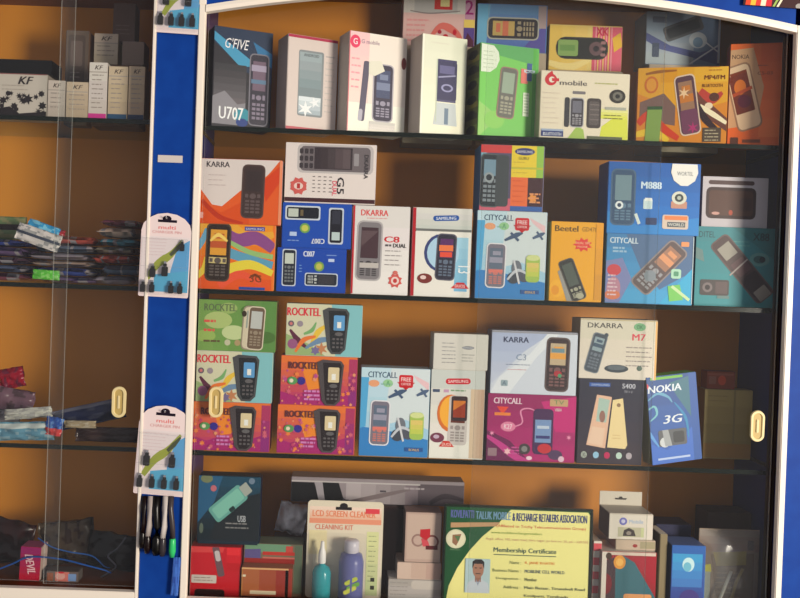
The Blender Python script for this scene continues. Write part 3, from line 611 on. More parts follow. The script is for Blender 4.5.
def art_beetel(a):
    a.T("Beetel", 554, 225, 577, 231, (90, 70, 30), 0, .04); a.T("GD470", 581, 226, 596, 230.5, (120, 90, 36), 0, .0); a.star(582, 244, 10, 6.5, 9, (222, 60, 54), .75); a.T("DUAL SIM", 575, 241, 589, 243.5, (240, 190, 150)); a.T("PHONE", 577, 245, 587, 247, (240, 190, 150)); a.E(558, 289, 8, 9, (238, 176, 50)); a.E(556, 291, 4, 5, (226, 150, 40))
    a.P([(558, 272), (566, 266), (578, 302), (568, 302)], (150, 150, 146)); a.PH(573, 280, 16, 44, -22, (54, 54, 54), (90, 86, 80), (80, 90, 84), (160, 160, 140), sf=.55); a.E(581, 296, 4, 3, (170, 170, 150)); a.G(595, 222, 602, 300, (232, 160, 40), (214, 150, 50), 3)
carton('beetel', 'yellow box with red starburst and slanted dark phone, beside the aeroplane box', 550, 602.5, 221, 302, YF, S2, (234, 168, 40), (232, 182, 90), (200, 150, 60), depth=.05, art=art_beetel)
def art_city3(a):
    a.G(606, 233, 693, 305, (62, 130, 184), (70, 160, 210), 5); a.P([(625, 233), (693, 233), (693, 270), (660, 290), (640, 268)], (80, 110, 150)); a.P([(660, 305), (693, 266), (693, 305)], (60, 170, 214)); a.P([(605, 262), (622, 258), (632, 280), (620, 305), (606, 305)], (120, 130, 180)); a.E(614, 290, 7, 12, (180, 130, 150)); a.E(614, 271, 7, 6, (200, 70, 80)); a.E(613, 297, 8, 5, (206, 120, 90)); a.lines(608, 276, 618, 6, 4, (214, 190, 200), 1.5)
    a.T("CITYCALL", 609, 237, 637, 243, (206, 224, 236), 0, .03); a.lines(612, 247, 626, 2, 3.5, (150, 186, 214), 2)
    a.PH(659, 267, 24, 62, 42, (96, 84, 86), (140, 130, 130), (160, 120, 100), (150, 150, 156), sf=.4, scrc=(214, 150, 110)); a.E(650, 276, 6, 6, (130, 140, 150)); a.RR(676, 273, 10, 10, 2, (170, 214, 190)); a.RR(676, 273, 5, 5, 1, (90, 150, 120)); a.P([(668, 286), (680, 284), (684, 300), (670, 302)], (120, 196, 100)); a.L(672, 286, 690, 300, 3, (196, 224, 170)); a.RR(684, 242, 8, 5, 1, (226, 150, 100)); a.R(692, 234, 693, 304, (200, 220, 230))
carton('city3', 'blue box with a big diagonal phone, underneath the M888 box', 605.5, 693, 233, 305.5, YF, S2, (66, 138, 190), (60, 90, 120), (40, 70, 110), depth=.05, art=art_city3)
def art_m888(a):
    a.G(608, 161, 700, 232, (26, 92, 170), (34, 118, 200), 5); a.P([(608, 210), (640, 224), (700, 214), (700, 232), (608, 232)], (44, 132, 206)); a.T("M888", 641, 180, 661, 187, (206, 226, 240), 0, .05)
    a.PH(623, 196, 25, 56, 0, (50, 78, 110), (70, 100, 130), (110, 138, 150), (92, 124, 150), sf=.47); a.E(619.5, 204, 4, 4, (220, 228, 232)); a.E(619.5, 204, 2, 2, (40, 60, 90)); a.RR(648, 202, 9, 10, 1, (200, 222, 226)); a.R(645, 196, 652, 199, (236, 240, 236)); a.L(636, 212, 640, 222, 3, (210, 224, 220)); a.RR(652, 219, 11, 7, 1, (24, 54, 100)); a.RR(679, 202, 16, 7, 1, (190, 140, 120)); a.E(679, 195, 7.5, 6.5, (206, 210, 196)); a.E(679, 195, 4.4, 4, (60, 70, 70)); a.E(679, 195, 2, 2, (170, 180, 170)); a.RR(676, 219, 26, 14, 2, (206, 190, 176)); a.R(665, 213, 688, 217, (222, 130, 80)); a.R(668, 219, 686, 224, (80, 90, 100)); a.T("WORLD", 669, 220, 685, 223, (220, 220, 210))
    q = sticker(a, 'white half-round sticker'); q.P([(671, 161.5), (696, 161.5), (697, 170), (694, 178), (687, 183), (680, 183), (673, 178), (670, 170)], (226, 226, 220)); q.T("WORTEL", 676, 169, 692, 173, (120, 126, 130))
carton('m888', 'bright blue box printed M888 with white half-round sticker, tallest on the middle shelf', 607.5, 700, 161, 232, YF, 'city3', (30, 104, 186), (24, 60, 120), (60, 90, 130), depth=.06, art=art_m888)
def art_x88(a):
    a.G(693, 225, 779, 306, (56, 132, 140), (50, 140, 150), 5); a.P([(730, 225), (779, 225), (779, 262), (750, 240)], (50, 120, 126)); a.T("DITEL", 698, 231, 714, 237, (30, 70, 80), 0, .0); a.T("X88", 752, 231, 768, 239, (30, 62, 70), 0, .02); a.lines(730, 240, 750, 2, 4, (90, 160, 160)); a.P([(693, 246), (702, 250), (704, 262), (694, 258)], (100, 130, 130)); a.E(759, 258, 10, 7, (90, 150, 150)); a.E(759, 258, 6, 4, (50, 96, 100)); a.E(762, 258, 3, 3, (30, 50, 60))
    a.PH(742, 268, 22, 78, -41, (76, 60, 62), (100, 84, 84), (150, 146, 136), (86, 72, 74), sf=.2, keys=False); a.RR(741, 266, 15, 16, 1, (96, 70, 74), -41); a.RR(755, 283, 18, 22, 2, (58, 48, 52), -41); a.RR(763, 292, 14, 12, 1, (150, 142, 132), -41); a.L(730, 275, 747, 258, 1.6, (170, 160, 155)); a.RR(715, 288, 29, 16, 2, (70, 64, 66)); a.E(708, 288, 5, 5, (120, 110, 112)); a.E(708, 288, 2.6, 2.6, (50, 44, 48)); a.R(716, 282, 728, 294, (92, 78, 80)); a.R(718, 296, 730, 299, (100, 130, 130))
carton('x88', 'teal green box printed X88 with a long diagonal slider phone', 695, 779, 226, 307, YF + .03, S2, (58, 146, 152), (40, 90, 110), (44, 90, 96), depth=.05, art=art_x88)
def art_qw(a):
    a.R(702, 176, 768, 224, (190, 184, 190)); a.RR(731, 181.5, 46, 4, 2, (80, 60, 60)); a.RR(731, 201, 50, 30, 5, (62, 44, 44)); a.RR(731, 201, 44, 24, 3, (84, 56, 48)); a.E(716, 211, 4, 1.5, (196, 150, 140)); a.E(731, 210, 2, 2.5, (180, 80, 60)); a.R(740, 196, 752, 208, (74, 50, 46))
carton('qw', 'pale grey box with a sideways black phone, lying on the teal X88 box', 702, 768, 176, 224, YF + .035, 'x88', (190, 184, 190), (140, 130, 140), (140, 120, 120), depth=.045, art=art_qw)

# ================================================================== LOWEST GLASS SHELF
OLD = [0]
def rocktel(style, x0, y0):
    def f(a):
        X = lambda v: x0 + v; Yy = lambda v: y0 + v
        if style == 'green':
            a.G(x0, y0, x0 + 78, y0 + 51, (120, 160, 84), (96, 140, 74), 5, False)
            for bx, by, r, c in ((20, 20, 14, (170, 190, 120)), (36, 32, 12, (190, 205, 150)), (8, 36, 10, (150, 180, 96)), (52, 10, 10, (84, 120, 60)), (68, 36, 10, (80, 116, 60)), (30, 8, 9, (150, 176, 104))): a.E(X(bx), Yy(by), r, r * .6, c)
            a.T("ROCKTEL", X(6), Yy(4), X(38), Yy(11), (96, 110, 80), 0, .03); a.lines(X(6), Yy(20), X(18), 2, 9, (214, 90, 80), 2.5); a.lines(X(6), Yy(40), X(24), 1, 3, (100, 84, 60), 2); a.E(X(30), Yy(42), 3, 3, (190, 190, 160)); a.E(X(40), Yy(42), 3, 3, (170, 150, 110))
            a.PH(X(55), Yy(27), 22, 44, 3, (206, 196, 170), (150, 140, 120), (150, 160, 150), (120, 110, 90), keys=False); a.PH(X(58), Yy(27), 17, 43, 3, (110, 92, 76), (214, 204, 180), (186, 190, 186), (150, 136, 116)); a.E(X(46), Yy(13), 2.4, 3, (60, 52, 40))
            return
        if style == 'teal':
            a.P([(X(0), Yy(0)), (X(66), Yy(0)), (X(60), Yy(51)), (X(0), Yy(51))], (206, 206, 176)); a.P([(X(45), Yy(0)), (X(76), Yy(0)), (X(76), Yy(51)), (X(50), Yy(51))], (130, 190, 196)); a.P([(X(0), Yy(30)), (X(24), Yy(40)), (X(40), Yy(51)), (X(0), Yy(51))], (150, 176, 120))
            a.W([(X(4), Yy(26)), (X(12), Yy(36)), (X(22), Yy(44))], (2, 6, 2), (96, 50, 70)); a.W([(X(24), Yy(44)), (X(32), Yy(28)), (X(42), Yy(20))], (2, 6, 2), (226, 190, 70)); a.W([(X(20), Yy(44)), (X(34), Yy(36)), (X(48), Yy(34))], (2, 6, 3), (110, 140, 170)); a.W([(X(10), Yy(48)), (X(18), Yy(36)), (X(30), Yy(32))], (2, 5, 2), (226, 120, 60)); a.W([(X(18), Yy(30)), (X(26), Yy(26)), (X(30), Yy(18))], (2, 4, 1), (120, 170, 110)); a.E(X(7), Yy(40), 5, 5, (150, 90, 130)); a.star(X(36), Yy(44), 7, 3, 6, (190, 130, 90)); a.star(X(30), Yy(46), 5, 3, 6, (120, 110, 150))
            a.T("ROCKTEL", X(1), Yy(4), X(34), Yy(12), (214, 54, 70), 0, .04); a.E(X(5), Yy(20), 3, 3, (110, 100, 110)); a.E(X(14), Yy(20), 3, 3, (150, 140, 150)); a.E(X(5), Yy(20), 1.5, 1.5, (206, 120, 120)); ph = (44, 46, 48); scr = (96, 156, 206)
        else:
            a.G(x0, y0, x0 + 77, y0 + 51, (226, 118, 56), (180, 60, 110), 7); a.P([(X(0), Yy(36)), (X(14), Yy(40)), (X(30), Yy(34)), (X(50), Yy(40)), (X(77), Yy(30)), (X(77), Yy(51)), (X(0), Yy(51))], (166, 46, 112)); a.P([(X(20), Yy(8)), (X(44), Yy(6)), (X(50), Yy(30)), (X(28), Yy(34))], (232, 138, 50)); a.G(x0 + 68, y0 + 2, x0 + 77, y0 + 50, (170, 60, 100), (140, 50, 120), 3)
            for k in range(60): c = ((206, 100, 120), (226, 150, 110), (190, 70, 110), (186, 80, 140), (232, 130, 70))[k % 5]; r = random.random() * 1.6 + .7; a.star(X(random.uniform(2, 74)), Yy(random.uniform(14, 49)), r * 1.4, r * .7, 6, c)
            a.T("ROCKTEL", X(8), Yy(6), X(37), Yy(13), (100, 54, 60), 0, .04); a.E(X(12), Yy(25), 5, 4, (90, 150, 90)); a.E(X(21), Yy(25), 4, 4, (60, 50, 140)); a.E(X(11), Yy(25), 2, 2, (225, 215, 190)); a.lines(X(24), Yy(34), X(40), 3, 4, (206, 130, 190), 2); ph = (46, 40, 42); scr = (216, 200, 160)
        bx, by = X(50), Yy(26)
        a.P([(bx - 14, by - 20), (bx - 8, by - 23), (bx + 10, by - 22), (bx + 13, by - 18), (bx + 10, by + 18), (bx + 5, by + 23), (bx - 4, by + 23), (bx - 8, by + 18)], tuple(c + 34 for c in ph)); a.P([(bx - 8, by - 20), (bx + 9, by - 20), (bx + 11, by - 16), (bx + 8, by + 17), (bx + 4, by + 21), (bx - 3, by + 21), (bx - 5, by + 17)], ph)
        a.RR(bx + 3, by - 8, 11, 15, 1, scr); a.R(bx + 1, by - 9, bx + 5, by - 3, (230, 232, 226)); a.E(bx + 3, by + 3, 4, 2, (100, 98, 100))
        for i in range(3):
            for j in range(3): a.RR(bx - 2 + i * 4, by + 8 + j * 4, 2.6, 2, .5, (98, 94, 96))
    return f
DM = dict(depth=.055)
carton('rk3', 'orange and purple phone box, bottom of the far left stack on the lowest glass shelf', 193, 270, 401, 451, YF, S3, (206, 90, 80), (150, 50, 90), (150, 60, 80), art=rocktel('orange', 193, 401), **DM)
carton('rk2', 'pale teal phone box behind the left door pull, middle of the far left stack', 196, 272.5, 350, 400.5, YF, 'rk3', (190, 200, 180), (120, 170, 170), (140, 150, 130), art=rocktel('teal', 196, 350), **DM)
carton('rk1', 'leafy green phone box with a white-rimmed phone, top of the far left stack', 198, 276, 299, 349.5, YF, 'rk2', (110, 150, 84), (110, 130, 80), (110, 130, 80), art=rocktel('green', 198, 299), **DM)
carton('rk6', 'orange and purple phone box, bottom of the second stack, touching the glass shelf', 277, 355, 404, 455, YF, S3, (206, 90, 80), (150, 50, 90), (150, 60, 80), art=rocktel('orange', 277, 404), **DM)
carton('rk5', 'orange and purple phone box, middle of the second stack under the pale teal one', 280.5, 357, 355, 404, YF, 'rk6', (206, 90, 80), (150, 50, 90), (150, 60, 80), art=rocktel('orange', 280.5, 355), **DM)
carton('rk4', 'pale teal phone box with red lettering, top of the second stack', 286, 362, 303, 354.5, YF, 'rk5', (190, 200, 180), (120, 170, 170), (140, 150, 130), art=rocktel('teal', 286, 303), **DM)
carton('city2', 'light blue box with aeroplanes and red badge on the lowest glass shelf', 360, 429, 367, 457, YF, S3, (170, 204, 222), (190, 214, 226), (170, 184, 190), depth=.05, art=art_city(360, 367))
def art_s2(a):
    a.G(430, 369, 484, 459, (206, 206, 200), (226, 224, 216), 5); a.G(470, 385, 484, 458, (206, 186, 160), (190, 160, 136), 4, False); a.R(430, 369, 484, 388, (196, 202, 198)); a.RR(457, 380.5, 25, 6, 3, (196, 40, 56), -2); a.T("SAMSUNG", 447, 379, 467, 382, (240, 214, 214), -2); a.R(432, 389, 439, 392, (70, 84, 110)); a.R(443, 389, 448, 392, (190, 150, 180)); a.lines(450, 389, 466, 1, 3, (130, 160, 130), 1.6)  # tan fade along the right edge is shadow painted into the print
    a.E(451, 413, 14, 19, (206, 110, 50)); a.E(453, 412, 13.5, 17, (236, 170, 60)); a.PH(458, 420, 19, 50, 1, (196, 190, 186), None, (100, 50, 40), (150, 142, 140), sf=.46); a.RR(459, 408, 16, 25, 2, (62, 48, 52)); a.R(453, 400, 465, 417, (206, 120, 50)); a.P([(453, 410), (465, 402), (465, 417), (453, 417)], (150, 60, 40)); a.E(438, 438, 7, 5, (116, 60, 80)); a.E(437, 437, 3, 2, (190, 170, 190)); a.P([(440, 447), (444, 441), (450, 441), (455, 447)], (200, 60, 50)); a.T("DUOS", 443, 443, 452, 446, (240, 210, 200))
carton('s2', 'white box with red oval logo and phone on an orange disc, beside the aeroplane box', 430, 484, 369, 459, YF, S3, (220, 218, 210), (150, 190, 200), (180, 178, 170), depth=.05, art=art_s2)
def art_sw(a):
    a.R(433.5, 333, 488, 368, (206, 204, 196)); a.E(468, 346.5, 6, 1.6, (90, 96, 110)); a.T("SAMSUNG", 463, 345.6, 473, 347.4, (225, 228, 230)); a.lines(442, 342, 456, 6, 3.8, (150, 150, 150)); a.lines(462, 353, 475, 3, 3, (160, 160, 156))
carton('sw', 'small plain white box with tiny print, lying on the red-logo box', 433.5, 488, 333, 368.5, YF, 's2', (206, 204, 196), (190, 186, 176), (190, 180, 160), depth=.06, art=art_sw)
def art_cc(a):
    a.G(487, 393, 575, 460, (150, 36, 96), (176, 40, 112), 4); a.P([(487, 430), (510, 440), (530, 460), (487, 460)], (110, 30, 84)); a.P([(540, 400), (575, 394), (575, 430), (556, 430)], (196, 40, 120)); a.W([(487, 436), (500, 444), (516, 456), (530, 462)], (3, 7, 6), (196, 60, 140)); a.T("CITYCALL", 493, 397, 521, 403, (230, 200, 216), 0, .04)
    a.W([(510, 427), (522, 422), (520, 410), (528, 407), (536, 410)], (1.2, 1.6, 1), (224, 140, 180)); a.E(508, 426, 7.5, 5, (222, 130, 166)); a.T("K27", 504, 423.5, 512, 428.5, (245, 215, 228)); a.P([(496, 406), (508, 406), (502, 414)], (226, 70, 50)); a.R(494, 412, 510, 415, (232, 130, 60)); a.R(549, 397, 567, 404, (196, 160, 120)); a.T("VIBRA", 554, 406, 561, 409, (230, 200, 210)); a.T("TV", 553, 398, 563, 402, (110, 140, 90))
    a.RR(543, 430, 20, 46, 4, (72, 40, 84)); a.R(535, 418, 551, 441, (120, 150, 196)); a.R(537, 424, 549, 427, (190, 206, 226)); a.R(536, 434, 550, 437, (60, 60, 120)); a.E(545, 447, 7, 5, (196, 50, 60)); a.E(525, 448, 6, 5.5, (70, 60, 66)); a.E(525, 448, 3, 3, (130, 130, 130)); a.E(556, 453, 7, 5, (84, 60, 96)); a.RR(493, 452, 9, 8, 1, (150, 120, 130)); a.star(492, 433, 3, 1, 6, (240, 150, 190)); a.star(569, 435, 3, 1, 6, (240, 150, 190)); a.star(508, 451, 4, 2, 6, (240, 190, 200)); a.E(530, 457, 3, 2, (240, 210, 226)); a.E(562, 457, 3, 3, (225, 190, 210)); a.lines(512, 446, 520, 3, 3, (200, 80, 150), 1.6)
carton('cc', 'magenta box with small dark phone and curled line, under the pale C3 box', 487, 575.5, 393, 460.5, YF, S3, (160, 38, 104), (100, 30, 60), (110, 60, 80), depth=.05, art=art_cc)
def art_c3(a):
    a.G(491, 330, 577, 392, (170, 182, 214), (196, 206, 224), 6); a.P([(491, 384), (524, 350), (552, 330), (577, 330), (577, 392), (491, 392)], (206, 214, 228)); a.P([(491, 392), (500, 376), (530, 352), (548, 330), (560, 330), (536, 356), (510, 392)], (222, 228, 236)); a.T("KARRA", 503, 336, 528, 341.5, (54, 60, 90), 0, .04); a.T("C3", 516, 353, 526, 359, (110, 130, 160), 0, .01); a.lines(506, 363, 536, 1, 4, (130, 140, 165)); a.lines(508, 368, 528, 1, 4, (200, 140, 150), .7); a.RR(505, 382, 7, 6, 1, (150, 170, 180)); a.T("A", 503, 380, 507, 384, (90, 110, 130)); a.R(491, 330, 577, 332, (150, 150, 160))
    a.PH(557.5, 362, 24, 54, 1, (58, 44, 46), (96, 80, 80), (190, 170, 140), (120, 84, 84), sf=.42, scrc=(226, 160, 70)); a.E(558, 371, 4, 3, (170, 50, 60)); a.R(551, 346, 564, 350, (110, 140, 150)); a.E(560, 373, 2, 2, (80, 150, 110))
carton('c3', 'pale lavender white box printed C3 with a brown phone, on the magenta box', 491, 577, 330, 392.5, YF, 'cc', (196, 204, 222), (110, 110, 126), (150, 140, 140), depth=.05, art=art_c3)
def art_s4(a):
    a.G(578, 378, 642, 463, (44, 44, 62), (60, 50, 62), 4); a.R(588, 382, 609, 386, (50, 90, 170)); a.T("SAMSUNG", 590, 383, 608, 385, (190, 205, 230)); a.T("S400", 621, 382, 634, 387, (190, 192, 205), 0, .03); a.T("TV + 3", 623, 389, 631, 391.5, (170, 172, 186)); a.lines(582, 376, 600, 1, 3, (90, 90, 110))
    a.P([(596, 394), (611, 396), (606, 448), (587, 445)], (228, 186, 160)); a.P([(598, 397), (609, 399), (606, 422), (596, 421)], (170, 196, 186)); a.E(602, 416, 3, 6, (150, 110, 100)); a.P([(592, 426), (605, 428), (603, 446), (588, 443)], (232, 200, 176)); a.P([(612, 399), (622, 397), (628, 444), (626, 448), (608, 447)], (236, 214, 160)); a.E(618, 404, 2, 2, (150, 120, 90)); a.lines(613, 434, 622, 2, 3, (210, 180, 130))
    for x_, c in ((585, (170, 180, 170)), (597, (150, 196, 226)), (608, (190, 40, 90)), (620, (190, 216, 205)), (630, (180, 170, 180))): a.E(x_, 455, 3, 3.4, c)
    a.T("3G", 583.5, 453, 586.5, 457, (60, 60, 70))
carton('s4', 'black box with two pale phones leaning together, under the M7 box', 578, 643, 378, 464, YF, S3, (50, 46, 60), (70, 60, 70), (60, 50, 56), depth=.05, art=art_s4)
def art_m7(a):
    a.G(579, 318, 657, 378, (214, 206, 190), (222, 214, 200), 3); a.R(579, 318, 657, 319.5, (190, 176, 140)); a.R(655, 319, 657, 378, (230, 180, 110)); a.T("DKARRA", 587, 322, 622, 327, (64, 62, 64), 0, .02); a.E(639, 325, 6, 4, (120, 176, 130)); a.T("OK", 636, 323, 642, 327, (60, 110, 70)); a.T("M7", 632, 332, 645, 338.5, (220, 70, 90), 0, .03); a.lines(626, 345, 652, 5, 4.5, (160, 150, 145), 1.1, .1)
    a.E(617, 367, 12, 4, (60, 70, 80)); a.E(617, 366, 9, 2.4, (96, 106, 116)); a.PH(596, 352, 15, 40, 14, (72, 82, 94), (120, 130, 140), (140, 160, 170), (110, 120, 134), sf=.36, scrc=(70, 90, 110)); a.E(640, 366, 2.6, 2.6, (90, 110, 100)); a.E(606, 334, 2, 2, (72, 82, 94))
carton('m7', 'cream box printed M7 with a grey phone and its back cover, on the black box', 579.5, 657, 318, 377.5, YF, 's4', (218, 210, 196), (190, 170, 140), (180, 160, 130), depth=.06, art=art_m7)
def art_3g(a):
    a.G(650, 377, 696, 464, (40, 78, 140), (52, 98, 178), 6); a.P([(650, 440), (670, 450), (696, 430), (696, 464), (650, 464)], (58, 104, 190)); a.P([(676, 385), (696, 380), (696, 420), (684, 400)], (60, 110, 130)); a.T("NOKIA", 655, 386, 688, 393, (210, 220, 232), 0, .04, .1); a.E(653, 386, 3, 3, (210, 70, 80))
    a.W([(654, 400), (664, 394), (674, 398), (678, 404)], (1, 3, 1), (96, 156, 190)); a.W([(652, 410), (660, 406), (662, 414), (655, 420)], (1, 2.6, 1), (110, 176, 190)); a.W([(680, 404), (690, 420), (692, 440)], (1, 3, 1), (50, 130, 180)); a.W([(651, 424), (656, 436), (662, 446)], (1, 3, 1), (90, 150, 210)); a.T("3G", 668, 416, 687, 424, (206, 216, 226), 0, .05, .2); a.RR(676, 438, 28, 16, 2, (86, 90, 96)); a.E(668, 442, 5, 5, (190, 196, 200)); a.P([(666, 430), (672, 430), (675, 446), (668, 446)], (150, 156, 160)); a.RR(682, 438, 11, 11, 2, (56, 60, 66)); a.R(660, 457, 692, 459, (170, 190, 226)); a.R(658, 378, 690, 380.5, (110, 176, 70))
carton('n3g', 'tall blue box printed 3G, leaning beside the black box', 654, 704, 377, 463, YF + .002, S3, (46, 88, 160), (140, 140, 90), (110, 170, 80), depth=.035, art=art_3g, lean=-7, yaw=10)
def art_be(a):
    a.G(704, 389, 752, 446, (176, 156, 100), (160, 140, 86), 4); a.R(733, 389, 735, 446, (150, 134, 92)); a.R(704, 434, 752, 446, (170, 130, 76)); a.lines(708, 394, 728, 2, 4, (160, 140, 92))
carton('beige', 'dim mustard beige carton beside the right door pull', 704, 752, 389, 447, YF + .09, S3, (170, 150, 96), (120, 100, 66), (150, 130, 80), depth=.04, art=art_be)
def art_rs(a):
    a.R(706, 372, 735, 389, (140, 70, 50)); a.E(722, 380, 4, 5, (200, 80, 50)); a.R(709, 376, 716, 384, (150, 96, 80)); a.R(707, 373, 734, 375, (160, 90, 70))
carton('rs', 'small reddish brown packet lying on the mustard beige carton', 707, 735, 371, 389, YF + .095, 'beige', (132, 66, 48), (110, 56, 40), (120, 60, 40), depth=.03, art=art_rs, name='packet', cat='packet')

# ================================================================== CABINET FLOOR (bottom row)
def prop(px, py, Y): q = pt(px, py, Y); return q
# supports and cartons behind
def art_usb(a):
    a.G(198, 475, 260, 536, (40, 74, 96), (34, 44, 52), 6); a.P([(198, 475), (222, 475), (214, 500), (198, 520)], (48, 96, 132)); a.P([(222, 500), (260, 490), (260, 536), (210, 536)], (40, 46, 50)); a.RR(228, 501, 39, 17, 3, (104, 166, 156), -40); a.RR(228, 501, 33, 12, 2, (126, 190, 172), -40); a.RR(245, 487, 9, 11, 1, (160, 168, 160), -40); a.RR(232, 506, 6, 4, 1, (40, 60, 60), -40); a.E(213, 487, 3, 3, (190, 110, 120)); a.E(251, 479, 3, 3, (110, 130, 150)); a.E(206, 478, 6, 4, (120, 130, 96)); a.lines(226, 519, 250, 2, 4, (130, 130, 130), 1.3); a.T("USB", 238, 512, 246, 518, (180, 186, 190)); a.E(202, 525, 2, 5, (96, 110, 96))
zsb = pt(197, 537, .05).z
# low red box and tan ledge carry the dark box
def art_red(a):
    a.R(187, 546, 240, 604, (196, 36, 46)); a.P([(187, 546), (224, 546), (222, 552), (187, 553)], (214, 70, 70)); a.RR(204, 582, 25, 9, 1, (205, 196, 186)); a.lines(194, 580, 214, 2, 3, (150, 130, 120)); a.RR(218, 562, 7, 34, 2, (110, 84, 90), -12); a.RR(217, 556, 5, 12, 2, (196, 186, 186), -12); a.RR(210, 600, 30, 14, 3, (44, 20, 26)); a.G(226, 546, 240, 572, (226, 50, 56), (190, 30, 40), 3)
carton('red', 'red box with a pale paper strip, far left on the cabinet floor', 190, 240, 546, 604, .06, S0, (196, 36, 46), (150, 24, 36), (170, 40, 40), depth=.08, art=art_red, name='accessory_box')
TOP['red'] = TOP['red']
carton('usb', 'dark blue box with a teal memory stick picture, standing on the red box', 197.5, 260, 475, 540, .075, 'red', (36, 50, 62), (30, 40, 60), (70, 74, 70), depth=.04, art=art_usb, name='accessory_box', bev=.003)
def art_gl(a):
    a.R(244, 543, 302, 600, (120, 110, 90)); a.R(244, 543, 290, 553, (110, 150, 120)); a.P([(244, 550), (260, 549), (260, 566), (244, 566)], (96, 90, 140)); a.R(262, 552, 300, 556, (190, 60, 50)); a.R(262, 558, 300, 561, (196, 110, 96)); a.R(285, 545, 292, 552, (196, 80, 70)); a.R(244, 560, 302, 566, (150, 50, 44)); a.R(294, 543, 302, 600, (96, 110, 90))
carton('gl', 'grey green carton with red stripes, behind the white-framed food-coloured packet', 243, 302, 543, 604, .085, S0, (130, 104, 84), (90, 80, 70), (110, 120, 100), depth=.05, art=art_gl, name='accessory_box')
def art_wf(a):
    a.G(226, 566, 292, 604, (176, 120, 70), (150, 60, 50), 4, False); a.R(228, 567, 288, 569, (214, 170, 120)); a.lines(229, 575, 248, 4, 5.5, (220, 210, 180), 2.4); a.E(262, 582, 9, 9, (190, 150, 60)); a.E(268, 580, 5, 4, (130, 160, 60)); a.E(258, 587, 5, 4, (206, 90, 50)); a.E(278, 583, 6, 9, (196, 110, 84)); a.R(285, 569, 288, 604, (232, 216, 190)); a.R(250, 592, 276, 596, (220, 205, 170)); a.R(226, 598, 292, 604, (60, 30, 34))
carton('wf', 'brown and green printed packet with a cream right edge, right of the red box', 241, 292, 567, 604, .055, S0, (160, 90, 60), (110, 60, 50), (150, 100, 70), depth=.028, art=art_wf, name='packet', cat='packet')

# crumpled silver pouch
def pouch(name, label, cx, cy, Y, wd, ht, th, cols, rot=0, flat=False, group=None, base=None, seed=0, cat='pouch', band=None, crumple=.5, tilt=0, matfn=None, yaw=0):
    """a soft packet: a puffy crumpled sheet pair. upright unless flat (then wd x ht lies on the shelf)"""
    nx, nz = 18, 12; m = MB(); vs = []; 
    for sgn in (-1, 1):
        for j in range(nz + 1):
            for i in range(nx + 1):
                u, v = i / nx * 2 - 1, j / nz * 2 - 1
                puff = (max(0, 1 - abs(u) ** 3) * max(0, 1 - abs(v) ** 3)) ** (.2 if flat else .7)
                n1 = noise.noise(Vector((u * 2.3 + seed * 7, v * 2.3, sgn * .4)))
                n2 = noise.noise(Vector((u * 6 + seed * 3, v * 6, sgn * 2 + 5)))
                d = sgn * th / 2 * puff * (1 + .5 * n2 * crumple) + n1 * th * .55 * crumple
                ex = 1 + .05 * noise.noise(Vector((v * 3, seed, 0))) * crumple; ez = 1 + .07 * noise.noise(Vector((u * 3, seed + 9, 0))) * crumple
                vs.append((u * wd / 2 * ex, d, v * ht / 2 * ez))
    S = (nx + 1) * (nz + 1)
    ms = [c if isinstance(c, bpy.types.Material) else mat(c, .25, 0, 'plastic_film') for c in cols]
    n0 = len(m.v)
    for j in range(nz):
        for i in range(nx):
            t = j / nz
            k = 0
            if band and band[0] <= t < band[1]: k = 1 % len(ms)
            elif len(ms) > 2 and noise.noise(Vector((i * .35 + seed, j * .35, 3))) > .12: k = 2
            a = j * (nx + 1) + i
            for s_ in (0, S):
                q = (a + s_, a + 1 + s_, a + nx + 2 + s_, a + nx + 1 + s_)
                m.f.append(q); m.mi.append(m.mid(ms[k])); m.smooth.append(True)
    for i in range(nx):
        for a in (i, nz * (nx + 1) + i): m.f.append((a, a + 1, a + 1 + S, a + S)); m.mi.append(m.mid(ms[0])); m.smooth.append(True)
    for j in range(nz):
        for a in (j * (nx + 1), j * (nx + 1) + nx): m.f.append((a, a + nx + 1, a + nx + 1 + S, a + S)); m.mi.append(m.mid(ms[0])); m.smooth.append(True)
    R_ = Matrix.Rotation(rad(yaw), 4, 'Z') @ Matrix.Rotation(rad(rot), 4, 'Y') @ Matrix.Rotation(rad(90 if flat else 0) + rad(tilt), 4, 'X')
    v2 = [R_ @ Vector(v) for v in vs]; zmin = min(v.z for v in v2)
    m.v = [(v.x, v.y, v.z - zmin) for v in v2]
    o = m.build(name); P_ = pt(cx, cy, Y)
    # cy gives the lowest point, unless a supporting height is given
    o.location = (P_.x, Y, base if base is not None else P_.z)
    o['_top'] = o.location.z + max(v[2] for v in m.v)
    t_ = o['_top']; del o['_top']
    return tag(o, label, cat, group), t_

TOP['gl2'] = TOP['gl']
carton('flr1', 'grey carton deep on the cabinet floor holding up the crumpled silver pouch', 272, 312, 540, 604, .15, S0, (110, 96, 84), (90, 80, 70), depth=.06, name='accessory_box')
pouch('foil_pouch', 'crumpled silver grey pouch between the memory stick box and the cleaning kit', 291, 540, .18, .058, .062, .03, [(226, 222, 226), (200, 196, 200), (238, 236, 240)], 12, base=TOP['flr1'], seed=3, crumple=1.0)

